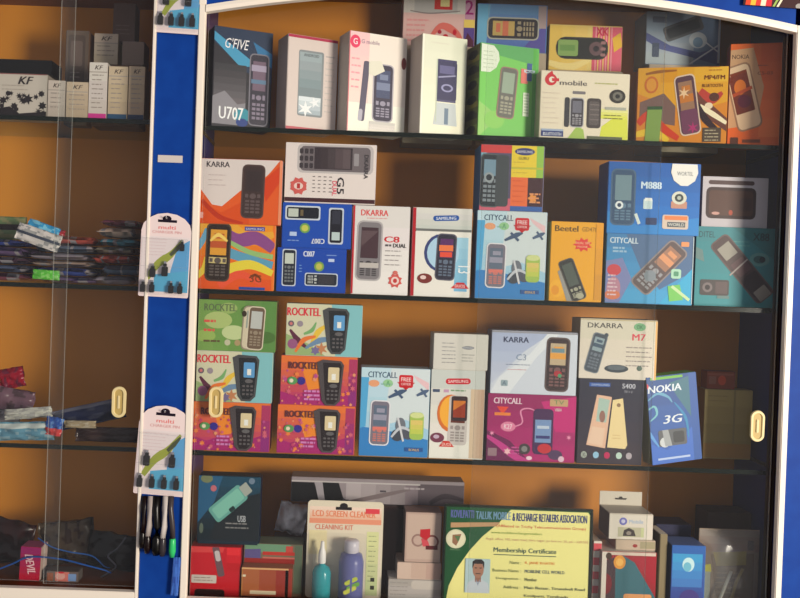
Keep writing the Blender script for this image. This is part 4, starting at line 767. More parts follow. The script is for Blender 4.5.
# blister cleaning kit -------------------------------------------------
def rr_pts(x0, z0, x1, z1, r, n=5):
    ps = []
    for cx, cz, a0 in ((x1 - r, z1 - r, 0), (x0 + r, z1 - r, 90), (x0 + r, z0 + r, 180), (x1 - r, z0 + r, 270)):
        for k in range(n + 1): a = rad(a0 + 90 * k / n); ps.append((cx + r * math.cos(a), cz + r * math.sin(a)))
    return ps
K = .0018182 * (1.686 / 1.6)     # metres per print unit at that depth
Yk = .086
o0 = pt(342, 604, Yk)
kit = thing('cleaning_kit', 'hanging blister pack with teal spray bottle and lilac bottle, in front on the cabinet floor', 'cleaning kit', (o0.x, Yk, S0))
def lx(px): return (px - 341.5) * K
hk = (604 - 506) * K
def lz(py): return (604 - py) * K
m = MB(); m.prism(rr_pts(lx(304), 0, lx(380), lz(506), .008), 0, .0012, mat((222, 212, 190)))
a = Art(m, Vector((lx(304), 0, lz(506))), Vector((K, 0, 0)), Vector((0, 0, -K)), Vector((0, -1, 0)), (304, 506, 380, 604))
a.G(306, 512, 378, 527, (236, 214, 196), (230, 176, 146), 5); a.R(306, 524, 378, 529, (228, 150, 120)); a.T("LCD SCREEN CLEANER", 309, 516, 372, 522, (226, 120, 80), 0, .02); a.T("CLEANING KIT", 312, 530, 350, 535, (214, 110, 90)); a.R(362, 513, 376, 518, (220, 70, 80)); a.R(332, 512, 348, 515, (40, 36, 36)); a.E(340, 511, 4, 3, (40, 36, 36)); a.G(364, 536, 376, 600, (214, 216, 160), (190, 200, 150), 4); a.lines(366, 540, 374, 10, 5, (150, 160, 120)); a.R(306, 536, 324, 560, (226, 214, 170))
for k in range(2): a.R(369, 582 + k * 8, 373, 586 + k * 8, (60, 60, 56))
m.build('backing_card', kit)
m = MB(); bx = lx(320)
m.lathe([(.001, 0), (.0165, .001), (.0178, .01), (.0178, .055), (.014, .064), (.006, .069), (.006, .072)], mat((44, 150, 158), .15, 0, 'teal_liquid'), (bx - .0, -.02, lz(603))); tb = m.build('spray_bottle', kit)
m = MB(); m.lathe([(.0062, 0), (.0075, .002), (.007, .02), (.004, .03), (.0035, .040), (.001, .042)], mat((232, 230, 226), .35, 0, 'white_plastic'), (bx, -.02, lz(603) + .072)); m.build('nozzle', tb)
m = MB(); m.lathe([(.001, 0), (.0215, .001), (.0235, .01), (.0235, .078), (.020, .092), (.011, .096)], mat((98, 102, 156), .3, 0, 'lilac_plastic'), (lx(349), -.0235, lz(603)))
aa = Art(m, Vector((lx(338), -.0465, lz(568))), Vector((K, 0, 0)), Vector((0, 0, -K)), Vector((0, -1, 0)), (338, 568, 360, 596))
for dx, dy, c in ((0, -2, (190, 200, 70)), (2, 3, (110, 170, 70)), (-1, 7, (206, 210, 90))): aa.RR(349 + dx, 580 + dy, 14, 4, 2, c, -28)
lb = m.build('cleaner_bottle', kit)
m = MB(); m.lathe([(.0125, 0), (.0145, .002), (.0140, .020), (.011, .023)], mat((198, 194, 204), .3, 0, 'white_plastic'), (lx(349), -.0235, lz(603) + .096)); m.build('cap', lb)
m = MB(); ps = rr_pts(lx(310), .002, lx(364), lz(538), .01)
n = len(ps); cxk = sum(p[0] for p in ps) / n; czk = sum(p[1] for p in ps) / n
vs = [(x, -.0008, z) for x, z in ps] + [(cxk + (x - cxk) * .97, -.048, czk + (z - czk) * .98) for x, z in ps]
m.add(vs, [(i, (i + 1) % n, (i + 1) % n + n, i + n) for i in range(n)] + [tuple(range(n, 2 * n))], PLASTIC); m.build('blister', kit)

# long dark and grey carton lying across
Yl = .13
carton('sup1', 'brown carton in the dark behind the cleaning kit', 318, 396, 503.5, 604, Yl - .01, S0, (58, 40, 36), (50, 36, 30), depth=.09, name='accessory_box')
def art_long(a):
    a.P([(290, 482), (314, 482), (322, 506), (290, 506)], (32, 26, 34)); a.P([(314, 480), (330, 480), (340, 506), (320, 506)], (160, 154, 160)); a.P([(322, 480), (338, 480), (346, 506), (326, 506)], (28, 26, 34)); a.G(346, 480, 420, 505, (176, 168, 172), (130, 118, 124), 5, False); a.R(418, 480, 466, 505, (96, 86, 92)); a.W([(346, 503), (380, 494), (410, 486)], (4, 5, 2), (120, 108, 110)); a.R(290, 480, 420, 481.5, (190, 184, 184)); a.R(380, 488, 386, 490, (80, 74, 80)); a.lines(404, 484, 430, 1, 4, (170, 160, 165), 2); a.star(345, 502, 5, 3, 5, (80, 74, 80)); a.W([(430, 500), (445, 492), (464, 496)], (4, 6, 3), (70, 62, 68))
lo = carton('long', 'long narrow black and silver carton lying level above the cleaning kit', 291, 464, 476.5, 503, Yl, TOP['sup1'], (150, 140, 144), (30, 26, 34), (150, 140, 140), depth=.05, art=art_long, name='accessory_box')
# stack of white boxes left of the certificate
def art_w1(a):
    a.G(387, 576, 440, 604, (170, 164, 160), (190, 186, 182), 3); a.lines(390, 582, 410, 4, 4, (150, 146, 142)); a.RR(426, 584, 30, 9, 3, (196, 188, 180))
carton('w1', 'grey white carton, bottom of the stack left of the certificate', 388, 441, 579, 604, .07, S0, (176, 170, 166), (120, 112, 108), (200, 192, 184), depth=.07, art=art_w1, name='accessory_box')
def art_w2(a): a.G(396, 561, 441, 578, (206, 184, 168), (190, 160, 146), 3, False)
carton('w2', 'flat beige carton, middle of the stack left of the certificate', 397, 441, 562, 579, .072, 'w1', (200, 178, 164), (180, 170, 160), (150, 130, 120), depth=.06, art=art_w2, name='accessory_box')
def art_w3(a):
    a.R(405, 512, 441, 561, (186, 160, 148)); a.R(407, 514, 441, 559, (196, 172, 158)); a.E(418, 540, 6.5, 6.5, (150, 120, 112)); a.E(418, 540, 4.6, 4.6, (192, 166, 154)); a.E(432, 541, 7, 7, (120, 70, 66)); a.E(432, 541, 5, 5, (190, 160, 150)); a.P([(420, 529), (430, 528), (430, 536), (426, 540), (420, 536)], (190, 40, 50)); a.P([(421, 538), (428, 540), (430, 546), (423, 546)], (206, 80, 90)); a.R(426, 545, 438, 549, (96, 40, 44))
carton('w3', 'beige box with red and grey ring logo, topmost beside the certificate', 405, 441, 512, 562, .075, 'w2', (192, 166, 154), (130, 110, 100), (140, 110, 100), depth=.05, art=art_w3, name='accessory_box')
# certificate ----------------------------------------------------------
Yc = .05
def cert():
    c0 = pt(516, 606, Yc); kx = 1.65 / F
    root = thing('membership_certificate', 'green and yellow membership certificate in a dark frame, leaning at the bottom centre', 'certificate', (c0.x, Yc, S0 + .0006), (rad(-2), rad(0.2), 0))
    ht = pt(516, 508, Yc).z - S0
    X = lambda p: (p - 516) * kx
    Z = lambda p: ht - (p - 506.5) * kx
    m = MB(); fr = mat((34, 44, 34), .3, 0, 'dark_green_frame')
    x0, x1 = X(441), X(591); z0, z1 = 0, ht; t = .0045
    m.box((x0, 0, z1 - t), (x1, .008, z1), fr, .001); m.box((x0, 0, z0), (x1, .008, z0 + t), fr, .001); m.box((x0, .0001, z0 + t), (x0 + t, .008, z1 - t), fr, .001); m.box((x1 - t, .0001, z0 + t), (x1, .008, z1 - t), fr, .001)
    m.build('frame', root)
    m = MB(); m.box((x0 + t, .003, z0 + t), (x1 - t, .006, z1 - t), mat((20, 84, 50)))
    yb_ = 506.5 + ht / kx
    a = Art(m, Vector((x0 + t, .003, z1 - t)), Vector((kx, 0, 0)), Vector((0, 0, -kx)), Vector((0, -1, 0)), (441 + t / kx, 506.5 + t / kx, 591 - t / kx, yb_ - t / kx))
    Yl_ = (238, 232, 150)
    a.P([(508, 510), (586, 510), (589, 514), (589, 606), (445, 606), (448, 588), (456, 570), (468, 552), (480, 538), (496, 524)], Yl_)
    a.P([(448, 525), (498, 523), (494, 527), (448, 530)], (190, 150, 110))
    s1 = "OVILPATTI TALUK MOBILE & RECHARGE RETAILERS ASSOCIATION"
    a.T("KOVILPATTI", 448, 512, 471, 520, (96, 106, 170), 0, .03); a.T("TALUK MOBILE", 473, 512.5, 508, 520.5, (110, 150, 180), 0, .03)
    a.T("& RECHARGE RETAILERS ASSOCIATION", 510, 513, 585, 521, (40, 56, 120), 0, .03)
    a.T("(Affiliated to Trichy Telecommunication Group)", 494, 525, 584, 528.5, (206, 80, 60), 0, .015); a.T("www.mobilerechargeretailers", 489, 532, 540, 535, (120, 150, 50), 0, .02); a.T("Regd. office: 102, main road, thiru nagar, po box no. 26, pin - 628 502", 484, 538.5, 587, 541.5, (190, 130, 110), 0, .01)
    a.T("Membership Certificate", 492, 548, 555, 554, (60, 90, 80), 0, .03); a.R(492, 554.8, 555, 555.6, (60, 90, 80))
    for k, (l, r_, c) in enumerate((("Name :", "R. JANE KHATRI", (226, 130, 40)), ("Business Name :", "MOBILINE CELL WORLD", (90, 104, 110)), ("Designation :", "Member", (96, 104, 70)), ("Address :", "Main Bazaar, Tirunelveli Road", (96, 104, 80)), ("", "Kovilpatti, Tamilnadu", (96, 104, 80)))):
        y = 561 + k * 8.2
        if l: a.T(l, 520 - len(l) * 1.9, y, 520, y + 3, (110, 120, 70))
        a.T(r_, 524, y, 524 + len(r_) * 2.1, y + 3.2, c, 0, .02)
    a.E(453.5, 541, 10, 9.6, (214, 214, 180)); a.E(453.5, 541, 8.6, 8.2, (226, 220, 190)); a.P([(450, 537), (459, 536), (457, 542), (454, 548), (450, 545)], (150, 110, 84)); a.P([(452, 538), (458, 538), (456, 544)], (90, 120, 80)); a.T("REGD.", 448, 551, 459, 552.4, (120, 160, 120))
    a.R(464, 560, 489, 594, (170, 196, 200))
    m.build('certificate_sheet', root)
    # the passport photograph glued on
    q = Art(MB(), a.o, a.ux, a.uy, a.n, a.ext, a.z + .0004)
    q.R(464, 560, 489, 594, (176, 200, 206)); q.P([(465, 594), (467, 584), (474, 580), (480, 580), (487, 584), (489, 594)], (196, 205, 215)); q.R(474, 575, 480, 583, (150, 104, 84)); q.E(477, 571, 5.6, 8, (168, 120, 98)); q.P([(471, 570), (471, 563), (474, 560.5), (480, 560.5), (483, 563), (483, 570), (481, 565), (473, 565)], (40, 34, 34)); q.R(473.5, 568.6, 475.8, 569.6, (60, 44, 40)); q.R(478.2, 568.6, 480.5, 569.6, (60, 44, 40)); q.R(474.5, 574.3, 479.5, 575.2, (70, 50, 44)); q.P([(475, 580), (477, 584), (479, 580), (479, 582), (477, 587), (475, 582)], (150, 160, 180))
    q.mb.build('passport_photo', root)
cert()
# right part of the cabinet floor
def art_rw(a):
    for k in range(5): a.R(592, 543 + k * 13, 601, 550 + k * 13, (214, 80, 90))
carton('rw', 'narrow white box with red checks, just right of the certificate', 592.5, 601, 541, 604, .075, S0, (224, 214, 206), (190, 60, 70), (200, 190, 180), depth=.07, art=art_rw, name='accessory_box')
def art_pic(a):
    a.R(597, 551, 655, 604, (150, 40, 48)); a.R(597, 551, 655, 554, (206, 190, 176)); a.P([(602, 560), (614, 556), (618, 604), (602, 604)], (70, 50, 56)); a.E(606, 579, 6, 9, (120, 20, 40)); a.P([(616, 604), (615, 566), (622, 554), (634, 560), (656, 590), (656, 604)], (58, 104, 116)); a.P([(632, 556), (655, 554), (655, 580), (648, 574)], (160, 36, 50)); a.E(619, 560, 6, 6, (222, 150, 60)); a.E(619, 560, 3.6, 3.4, (236, 180, 90)); a.RR(638, 590, 28, 6, 2, (216, 150, 96)); a.R(631, 592, 645, 604, (200, 120, 70)); a.R(636, 592, 638, 604, (226, 190, 150)); a.R(597, 551, 606, 604, (216, 206, 196)); a.E(608, 555, 3, 3, (70, 50, 40))
carton('pic', 'white-edged box with teal and crimson picture, under the white hang-tab box', 601, 656, 551, 604, .06, S0, (160, 40, 50), (214, 202, 190), (206, 196, 184), depth=.075, art=art_pic, name='accessory_box')
def art_sm(a): a.R(616, 540, 655, 550, (190, 170, 150)); a.E(635, 546, 2.5, 2, (150, 50, 50)); a.R(640, 541, 655, 549, (160, 150, 120))
carton('sm', 'flat beige carton between the hang-tab box and the crimson picture box', 615.5, 655.5, 539.5, 551, .072, 'pic', (190, 172, 152), (150, 120, 100), (190, 180, 160), depth=.06, art=art_sm, name='accessory_box')
def art_hw(a):
    a.R(609, 513, 653, 539, (214, 206, 194)); a.E(623, 521, 4, 4, (110, 110, 180)); a.E(623, 521, 2, 2, (190, 190, 220)); a.T("Mobile", 629, 519, 643, 523, (150, 175, 205)); a.R(618, 527, 642, 537, (180, 176, 150)); a.P([(623, 536), (624, 530), (629, 527.5), (634, 530), (636, 536)], (60, 52, 50)); a.E(629, 533, 2.5, 2, (140, 130, 120)); a.R(641, 527, 644, 537, (190, 196, 150)); a.R(609, 513, 653, 514, (190, 180, 164))
hw = carton('hw', 'white box with raised hang tab and blue round logo, highest right of the certificate', 609, 653, 513, 539.5, .075, 'sm', (214, 206, 194), (100, 80, 66), (196, 184, 170), depth=.065, art=art_hw, name='accessory_box')
m = MB(); wv = max(v.co.x for v in hw.data.vertices); hh = max(v.co.z for v in hw.data.vertices)
m.box((-wv, .0645, hh - .002), (wv, .066, hh + .027), mat((206, 198, 184)), .0005); m.prism([(-.012, hh + .014), (-.004, hh + .014), (-.002, hh + .017), (.002, hh + .017), (.004, hh + .014), (.012, hh + .014), (.010, hh + .011), (-.010, hh + .011)], .0635, .0644, mat((60, 54, 50))); m.build('hang_tab', hw)
def art_bl(a):
    a.G(670, 542, 704, 604, (44, 96, 170), (60, 70, 140), 6); a.G(672, 552, 702, 580, (60, 150, 205), (66, 120, 190), 4); a.E(688, 561, 6, 6, (190, 224, 230)); a.E(687, 563, 4, 4, (110, 180, 205)); a.R(674, 540, 704, 545, (90, 110, 160)); a.T("SMART", 676, 590, 689, 593, (220, 120, 130)); a.E(690, 590, 10, 8, (70, 60, 130))
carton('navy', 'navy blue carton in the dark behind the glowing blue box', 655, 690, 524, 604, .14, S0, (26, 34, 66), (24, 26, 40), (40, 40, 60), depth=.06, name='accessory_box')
carton('tan', 'thin olive and white carton squeezed between crimson picture box and blue box', 659, 666.5, 534, 604, .07, S0, (134, 120, 90), (90, 80, 60), (226, 220, 205), depth=.06, name='accessory_box')
carton('bl', 'bright blue box with a pale round emblem, lower right on the cabinet floor', 671, 705, 545, 604, .06, S0, (50, 100, 176), (40, 50, 80), (90, 110, 160), depth=.06, art=art_bl, name='accessory_box')
# clear plastic pack at right
r = thing('plastic_pack', 'clear plastic pack with yellow and brown contents, rightmost on the cabinet floor', 'plastic pack', (pt(735, 604, .07).x, .07, S0))
kx = 1.67 / F; hp = (604 - 522) * kx
m = MB(); m.box((-32 * kx, .03, 0), (30 * kx, .033, hp), mat((150, 130, 110)), .001)
a = Art(m, Vector((-32 * kx, .03, hp)), Vector((kx, 0, 0)), Vector((0, 0, -kx)), Vector((0, -1, 0)), (703, 522, 765, 604))
a.G(703, 522, 765, 545, (160, 140, 124), (146, 116, 100), 3); a.P([(716, 548), (760, 546), (760, 604), (724, 604)], (120, 96, 66)); a.P([(718, 546), (752, 544), (752, 558), (722, 560)], (170, 150, 50)); a.P([(705, 560), (716, 558), (717, 566), (706, 567)], (214, 210, 70)); a.R(704, 566, 716, 604, (176, 186, 176)); a.RR(756, 538, 6, 10, 1, (90, 80, 76)); a.lines(722, 566, 748, 7, 5, (150, 124, 86), 1.5)
m.build('insert_card', r)
m = MB(); vs = []; nx_, nz_ = 14, 16
for j in range(nz_ + 1):
    for i in range(nx_ + 1):
        u, v = i / nx_ * 2 - 1, j / nz_
        bul = (1 - abs(u) ** 4) * (1 - (2 * v - 1) ** 6) * .026
        vs.append((u * 31.5 * kx, .0295 - bul - .003 * noise.noise(Vector((u * 3, v * 4, 1))) * (bul > .002), v * hp * .985 + .001))
m.add(vs, [(j * (nx_ + 1) + i, j * (nx_ + 1) + i + 1, (j + 1) * (nx_ + 1) + i + 1, (j + 1) * (nx_ + 1) + i) for j in range(nz_) for i in range(nx_)], clear('pack_film', (.95, .96, .96), .12, .15, .12), True); m.build('film', r)
m = MB(); m.tube([(-14 * kx, .012, .01), (-12 * kx, .011, .03), (-6 * kx, .012, .06), (-2 * kx, .012, .08)], .003, mat((206, 206, 190), .3, 0, 'cable')); m.tube([(-8 * kx, .014, .008), (0, .013, .03), (4 * kx, .014, .06), (10 * kx, .014, .085)], .003, mat((170, 150, 90), .3, 0, 'cable')); m.build('cable', r)
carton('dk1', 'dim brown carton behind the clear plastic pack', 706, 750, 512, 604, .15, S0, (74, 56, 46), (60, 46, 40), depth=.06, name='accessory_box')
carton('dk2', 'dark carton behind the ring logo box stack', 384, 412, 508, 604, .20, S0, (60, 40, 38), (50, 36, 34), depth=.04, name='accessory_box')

# ================================================================== LEFT CABINET, TOP SHELF
def art_sp(a):
    random.seed(4)
    for k in range(16): a.star(random.uniform(0, 47), random.uniform(90, 115), random.uniform(1.5, 5), random.uniform(1, 3), 7, (50, 46, 48))
    a.star(28, 98, 6, 3, 7, (50, 46, 48)); a.P([(-20, 112), (10, 106), (20, 113), (47, 110), (47, 116), (-20, 116)], (48, 44, 46)); a.T("KF", 18, 75, 33, 83, (60, 54, 56), 0, .04, .3); a.lines(2, 84, 30, 2, 4, (170, 160, 150)); a.R(-20, 71, 47, 73, (130, 50, 60))
carton('sp', 'white box with black ink splashes at the left edge of the picture', -22, 47, 72, 115.5, .05, LS1, (196, 188, 176), (150, 140, 130), (110, 50, 60), depth=.07, art=art_sp, name='battery_box')
carton('bb', 'flat black box lying on the ink-splashed white box', -18, 52, 58, 71.5, .055, 'sp', (30, 20, 24), (28, 20, 24), (40, 26, 28), depth=.06, name='battery_box')
def small(x0, x1, y0, y1, foot=None, kf=True, col=(198, 182, 160)):
    def f(a):
        w_ = x1 - x0
        a.G(x0, y0, x1, y1, tuple(min(255, c + 8) for c in col), tuple(c - 6 for c in col), 3); a.T("KF", x0 + w_ * .3, y0 + 3, x0 + w_ * .75, y0 + 7, (90, 80, 74), 0, .04, .3) if kf else None
        a.lines(x0 + 3, y0 + 12, x1 - 3, max(2, int((y1 - y0 - 16) / 4.5)), 4.5, (150, 140, 132), 1, .3); a.R(x0, y0 + 9, x1, y0 + 10, (170, 160, 150))
        if foot: a.R(x0, y1 - 5, x1, y1, foot)
    return f
SM = dict(depth=.045, name='battery_box')
G_ = 'small battery cartons in the left cabinet'
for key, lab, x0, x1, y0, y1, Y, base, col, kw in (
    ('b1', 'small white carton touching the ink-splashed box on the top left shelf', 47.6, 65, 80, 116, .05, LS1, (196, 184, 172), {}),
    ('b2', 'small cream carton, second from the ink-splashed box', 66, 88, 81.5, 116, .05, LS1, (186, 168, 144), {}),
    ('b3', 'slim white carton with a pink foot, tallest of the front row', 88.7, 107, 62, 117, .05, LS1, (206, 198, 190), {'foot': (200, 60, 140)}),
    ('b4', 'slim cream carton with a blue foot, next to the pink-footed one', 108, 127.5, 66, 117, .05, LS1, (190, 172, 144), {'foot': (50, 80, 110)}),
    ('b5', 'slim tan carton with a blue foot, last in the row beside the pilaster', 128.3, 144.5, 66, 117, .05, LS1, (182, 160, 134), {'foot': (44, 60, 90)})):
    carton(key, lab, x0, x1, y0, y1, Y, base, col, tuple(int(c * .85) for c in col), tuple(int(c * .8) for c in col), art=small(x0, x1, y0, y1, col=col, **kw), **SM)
def art_gp(a): a.RR(76, 56, 17, 44, 2, (92, 80, 74)); a.RR(76, 50, 12, 22, 2, (112, 98, 92)); a.lines(70, 66, 82, 3, 4, (130, 116, 108))
carton('bg', 'tall dull grey carton standing behind the small cream carton', 65, 88, 30, 112, .13, LS1, (110, 96, 86), (140, 110, 90), (120, 100, 84), depth=.04, art=art_gp, name='battery_box')
carton('bsup', 'brown carton hidden behind the pink-footed and blue-footed cartons', 92, 140, 64, 112, .13, LS1, (120, 90, 70), (110, 80, 60), depth=.06, name='battery_box')
carton('b6', 'cream lettered carton standing in the second tier above the pink-footed one', 94, 118, 33, 63.5, .13, 'bsup', (186, 162, 134), (150, 120, 96), (160, 130, 100), art=small(94, 118, 33, 63.5), right=(150, 130, 90), **SM)
carton('b7', 'blank greyish carton in the second tier, above the tan carton', 122, 144, 41, 65, .13, 'bsup', (140, 120, 108), (120, 100, 90), (130, 110, 96), **SM)
carton('b8', 'dark grey carton highest in the left cabinet, on the second tier', 113, 135, 3, 40, .135, TOP['b7'], (96, 74, 66), (80, 60, 54), (90, 70, 60), depth=.04, name='battery_box', art=lambda a: a.lines(116, 24, 132, 3, 4, (120, 98, 88)))

# ================================================================== LEFT CABINET, SECOND SHELF: stack of pouches
random.seed(11)
cols = [(84, 100, 120), (120, 70, 84), (170, 146, 130), (70, 130, 150), (104, 86, 120), (170, 80, 70), (80, 90, 116), (150, 140, 150), (205, 180, 160), (60, 76, 140), (130, 124, 110), (90, 66, 80)]
names = ['slate blue', 'plum', 'taupe', 'teal', 'violet grey', 'brick red', 'steel', 'silver grey', 'beige', 'navy', 'khaki grey', 'dark plum']
def heap(px0, px1, z0, ztop, n, place, group, Y0=.14, seed=0, clr=.005):
    z = z0; x0, x1 = px0, px1; k = 0
    while z < ztop and k < n:
        c = cols[(k * 5 + seed) % len(cols)]; nm = names[(k * 5 + seed) % len(cols)]
        th = random.uniform(.011, .019)
        o, t = pouch('accessory_pouch', f'flat {nm} pouch {place}, {ordn(k)} from the shelf', (x0 + x1) / 2 + random.uniform(-4, 4), 250, Y0, (x1 - x0) / 530, .15, th, [c, tuple(min(255, int(q * 1.5) + 20) for q in c), POLYC], 0, True, group, z, seed + k * 1.7, band=(.0, .12) if k % 3 else (.3, .6), crumple=.2, yaw=random.uniform(-5, 5))
        z = t + .0003; k += 1
    return z
def ordn(k): return ('lowest', 'second', 'third', 'fourth', 'fifth', 'sixth', 'seventh', 'eighth', 'ninth', 'tenth', 'eleventh', 'twelfth')[k]
POLYC = mat((150, 146, 150), .2, 0, 'film_grey')
h0 = heap(-30, 42, LS2, LS2 + .07, 8, 'in the left edge pile', 'pouches at the picture edge', seed=1)
h1 = heap(44, 102, LS2, LS2 + .088, 9, 'in the middle pile', 'pouches mid shelf', seed=4)
h2 = heap(105, 142, LS2, LS2 + .125, 12, 'in the pile by the pilaster', 'pouches by the pilaster', seed=7)
pouch('accessory_pouch', 'bright sky blue pouch draped over the front of the pile', 42, 243, .062, .062, .03, .010, [(60, 150, 200), (40, 90, 150), (120, 190, 220)], 18, seed=21, crumple=.8, tilt=-12)
pouch('accessory_pouch', 'white pouch with black streaks drooping over the pile', 38, 252, .052, .085, .032, .008, [(206, 200, 196), (70, 76, 90), (150, 150, 150)], 17, seed=23, band=(.4, .55), crumple=.9)
pouch('accessory_pouch', 'lime green pouch low at the front of the middle pile', 46, 280, .052, .05, .018, .008, [(96, 190, 70), (60, 140, 60), (140, 210, 110)], 2, seed=25, crumple=.6)
pouch('accessory_pouch', 'pale green bag with dark print at the far left, on top of the pile', 5, 224, .12, .085, .045, .01, [(110, 130, 90), (50, 40, 40), (140, 140, 100)], 0, base=h0, seed=28, band=(.35, .6), crumple=.4)
pouch('accessory_pouch', 'crimson pouch lying across the tops of two piles', 42, 233, .11, .09, .02, .012, [(170, 40, 50), (110, 120, 70), (150, 50, 60)], 8, base=h0 + .001, seed=30, crumple=.9)

# third shelf
random.seed(5)
pouch('accessory_pouch', 'long pale blue bag stretched along the front of the lowest left shelf', 26, 441, .055, .105, .035, .016, [(96, 140, 160), (190, 200, 196), (130, 160, 172)], -3, base=LS3, seed=31, band=(.6, .85), crumple=.9)
pouch('accessory_pouch', 'grey white bag resting on the long pale blue one', 28, 425, .075, .09, .02, .014, [(190, 190, 180), (120, 150, 160), (160, 160, 156)], -6, seed=33, crumple=.8, base=LS3 + .036)
pouch('accessory_pouch', 'dark navy bag sloping up towards the left cabinet door pull', 88, 440, .10, .14, .04, .016, [(36, 42, 70), (96, 96, 110), (60, 64, 84)], -14, base=LS3 + .012, seed=35, band=(.8, 1), crumple=.7)
pouch('accessory_pouch', 'flat dark brown bag on the lowest left shelf below the door pull', 110, 441, .08, .13, .028, .014, [(52, 40, 40), (84, 72, 70), (66, 54, 52)], 0, base=LS3, seed=37, crumple=.8, yaw=4)
pouch('accessory_pouch', 'beige strip bag under the navy bag', 80, 428, .06, .06, .014, .01, [(150, 136, 110), (100, 84, 66), (170, 160, 140)], -1, seed=39, crumple=.6, base=LS3 + .028)
pouch('accessory_pouch', 'small blue and red twisted sachet at the mouth of the navy bag', 54, 432, .052, .032, .034, .012, [(40, 80, 160), (190, 60, 60), (90, 130, 190)], 10, seed=41, band=(.0, .35), crumple=1.0, base=LS3 + .012)
pouch('accessory_pouch', 'mauve crumpled bag at the left edge, behind the grey white bag', 8, 408, .12, .10, .055, .02, [(110, 84, 96), (150, 130, 140), (84, 66, 72)], 8, base=LS3 + .03, seed=43, crumple=1.0)
pouch('accessory_pouch', 'white crumpled bag low at the left edge of the lowest left shelf', -6, 440, .10, .10, .05, .02, [(140, 136, 140), (170, 170, 170), (110, 106, 110)], 4, base=LS3, seed=44, crumple=1.0)
pouch('accessory_pouch', 'red and pink bag perched highest at the left edge', 12, 375, .13, .05, .04, .018, [(150, 30, 50), (196, 170, 150), (110, 40, 60)], -12, base=LS3 + .085, seed=45, crumple=1.0)
def coil(name, label, pts, r, c, cat='cable'):
    m = MB(); P_ = [pt(x, y, Y) for x, y, Y in pts]; n = 40; q = []
    for k in range(n + 1):
        t = k / n * (len(P_) - 1); i = min(int(t), len(P_) - 2); u = t - i
        a_, b_, c_, d_ = P_[max(i - 1, 0)], P_[i], P_[i + 1], P_[min(i + 2, len(P_) - 1)]
        q.append(.5 * (2 * b_ + (c_ - a_) * u + (2 * a_ - 5 * b_ + 4 * c_ - d_) * u * u + (-a_ + 3 * b_ - 3 * c_ + d_) * u ** 3))
    o_ = q[0].copy(); q = [v - o_ for v in q]; m.tube(q, r, mat(c, .35, 0, 'cable')); o = m.build(name); o.location = o_
    return tag(o, label, cat)
# ---- left cabinet floor
pouch('accessory_pouch', 'dark brown bag heaped at the left on the cabinet floor', 6, 588, .13, .10, .085, .03, [(50, 34, 30), (70, 50, 44), (40, 28, 28)], 10, base=LS0, seed=51, crumple=1.0)
pouch('accessory_pouch', 'dusky grey bag heaped in the middle of the left cabinet floor', 66, 588, .14, .11, .085, .03, [(70, 60, 50), (96, 84, 66), (50, 40, 36)], -8, base=LS0, seed=53, crumple=1.0)
pouch('accessory_pouch', 'black bag heaped beside the pilaster on the left cabinet floor', 112, 588, .13, .10, .07, .03, [(26, 20, 24), (44, 36, 40), (36, 28, 30)], 5, base=LS0, seed=55, crumple=1.0)
def art_pk(a):
    a.G(19, 547, 42, 590, (150, 40, 100), (190, 30, 60), 5); a.T("DEVIL", 17, 565, 42, 573, (240, 200, 205), 80, .03, .2)
carton('pk', 'crimson pink box lettered sideways, on the left cabinet floor', 19, 39.5, 547, 590.5, .055, LS0, (180, 30, 70), (130, 20, 50), (140, 60, 100), depth=.04, art=art_pk, lean=2, right=(196, 170, 160), name='accessory_box')
def art_lp(a): a.R(46, 571, 78, 592, (110, 96, 90)); a.R(55, 572, 69, 590, (206, 120, 110)); a.E(60, 580, 5, 7, (216, 160, 150)); a.R(68, 575, 76, 589, (120, 150, 196)); a.E(61, 573, 3, 2, (200, 50, 60)); a.R(47, 574, 53, 590, (150, 90, 66))
carton('lp', 'small packet with red, white and blue print, right of the crimson pink box', 46, 78, 571, 591.5, .055, LS0, (110, 96, 90), (90, 84, 80), (80, 70, 66), depth=.03, art=art_lp, name='packet', cat='packet')
coil('cable', 'blue cable arching low over the crimson pink box', [(-6, 571, .05), (12, 564, .05), (30, 557, .05), (60, 559, .05), (85, 565, .05), (104, 570, .055), (111, 573, .06)], .0016, (30, 80, 150))
coil('cable', 'thin blue cable crossing higher behind the crimson pink box', [(38, 538, .09), (52, 547, .08), (70, 552, .08), (92, 556, .08), (104, 566, .08), (110, 568, .08)], .0012, (40, 90, 160))
coil('cable', 'grey cable sprawling in the dark corner by the pilaster', [(126, 537, .10), (118, 548, .09), (108, 556, .085), (116, 566, .08), (110, 572, .085), (101, 577, .09)], .0016, (100, 100, 110))

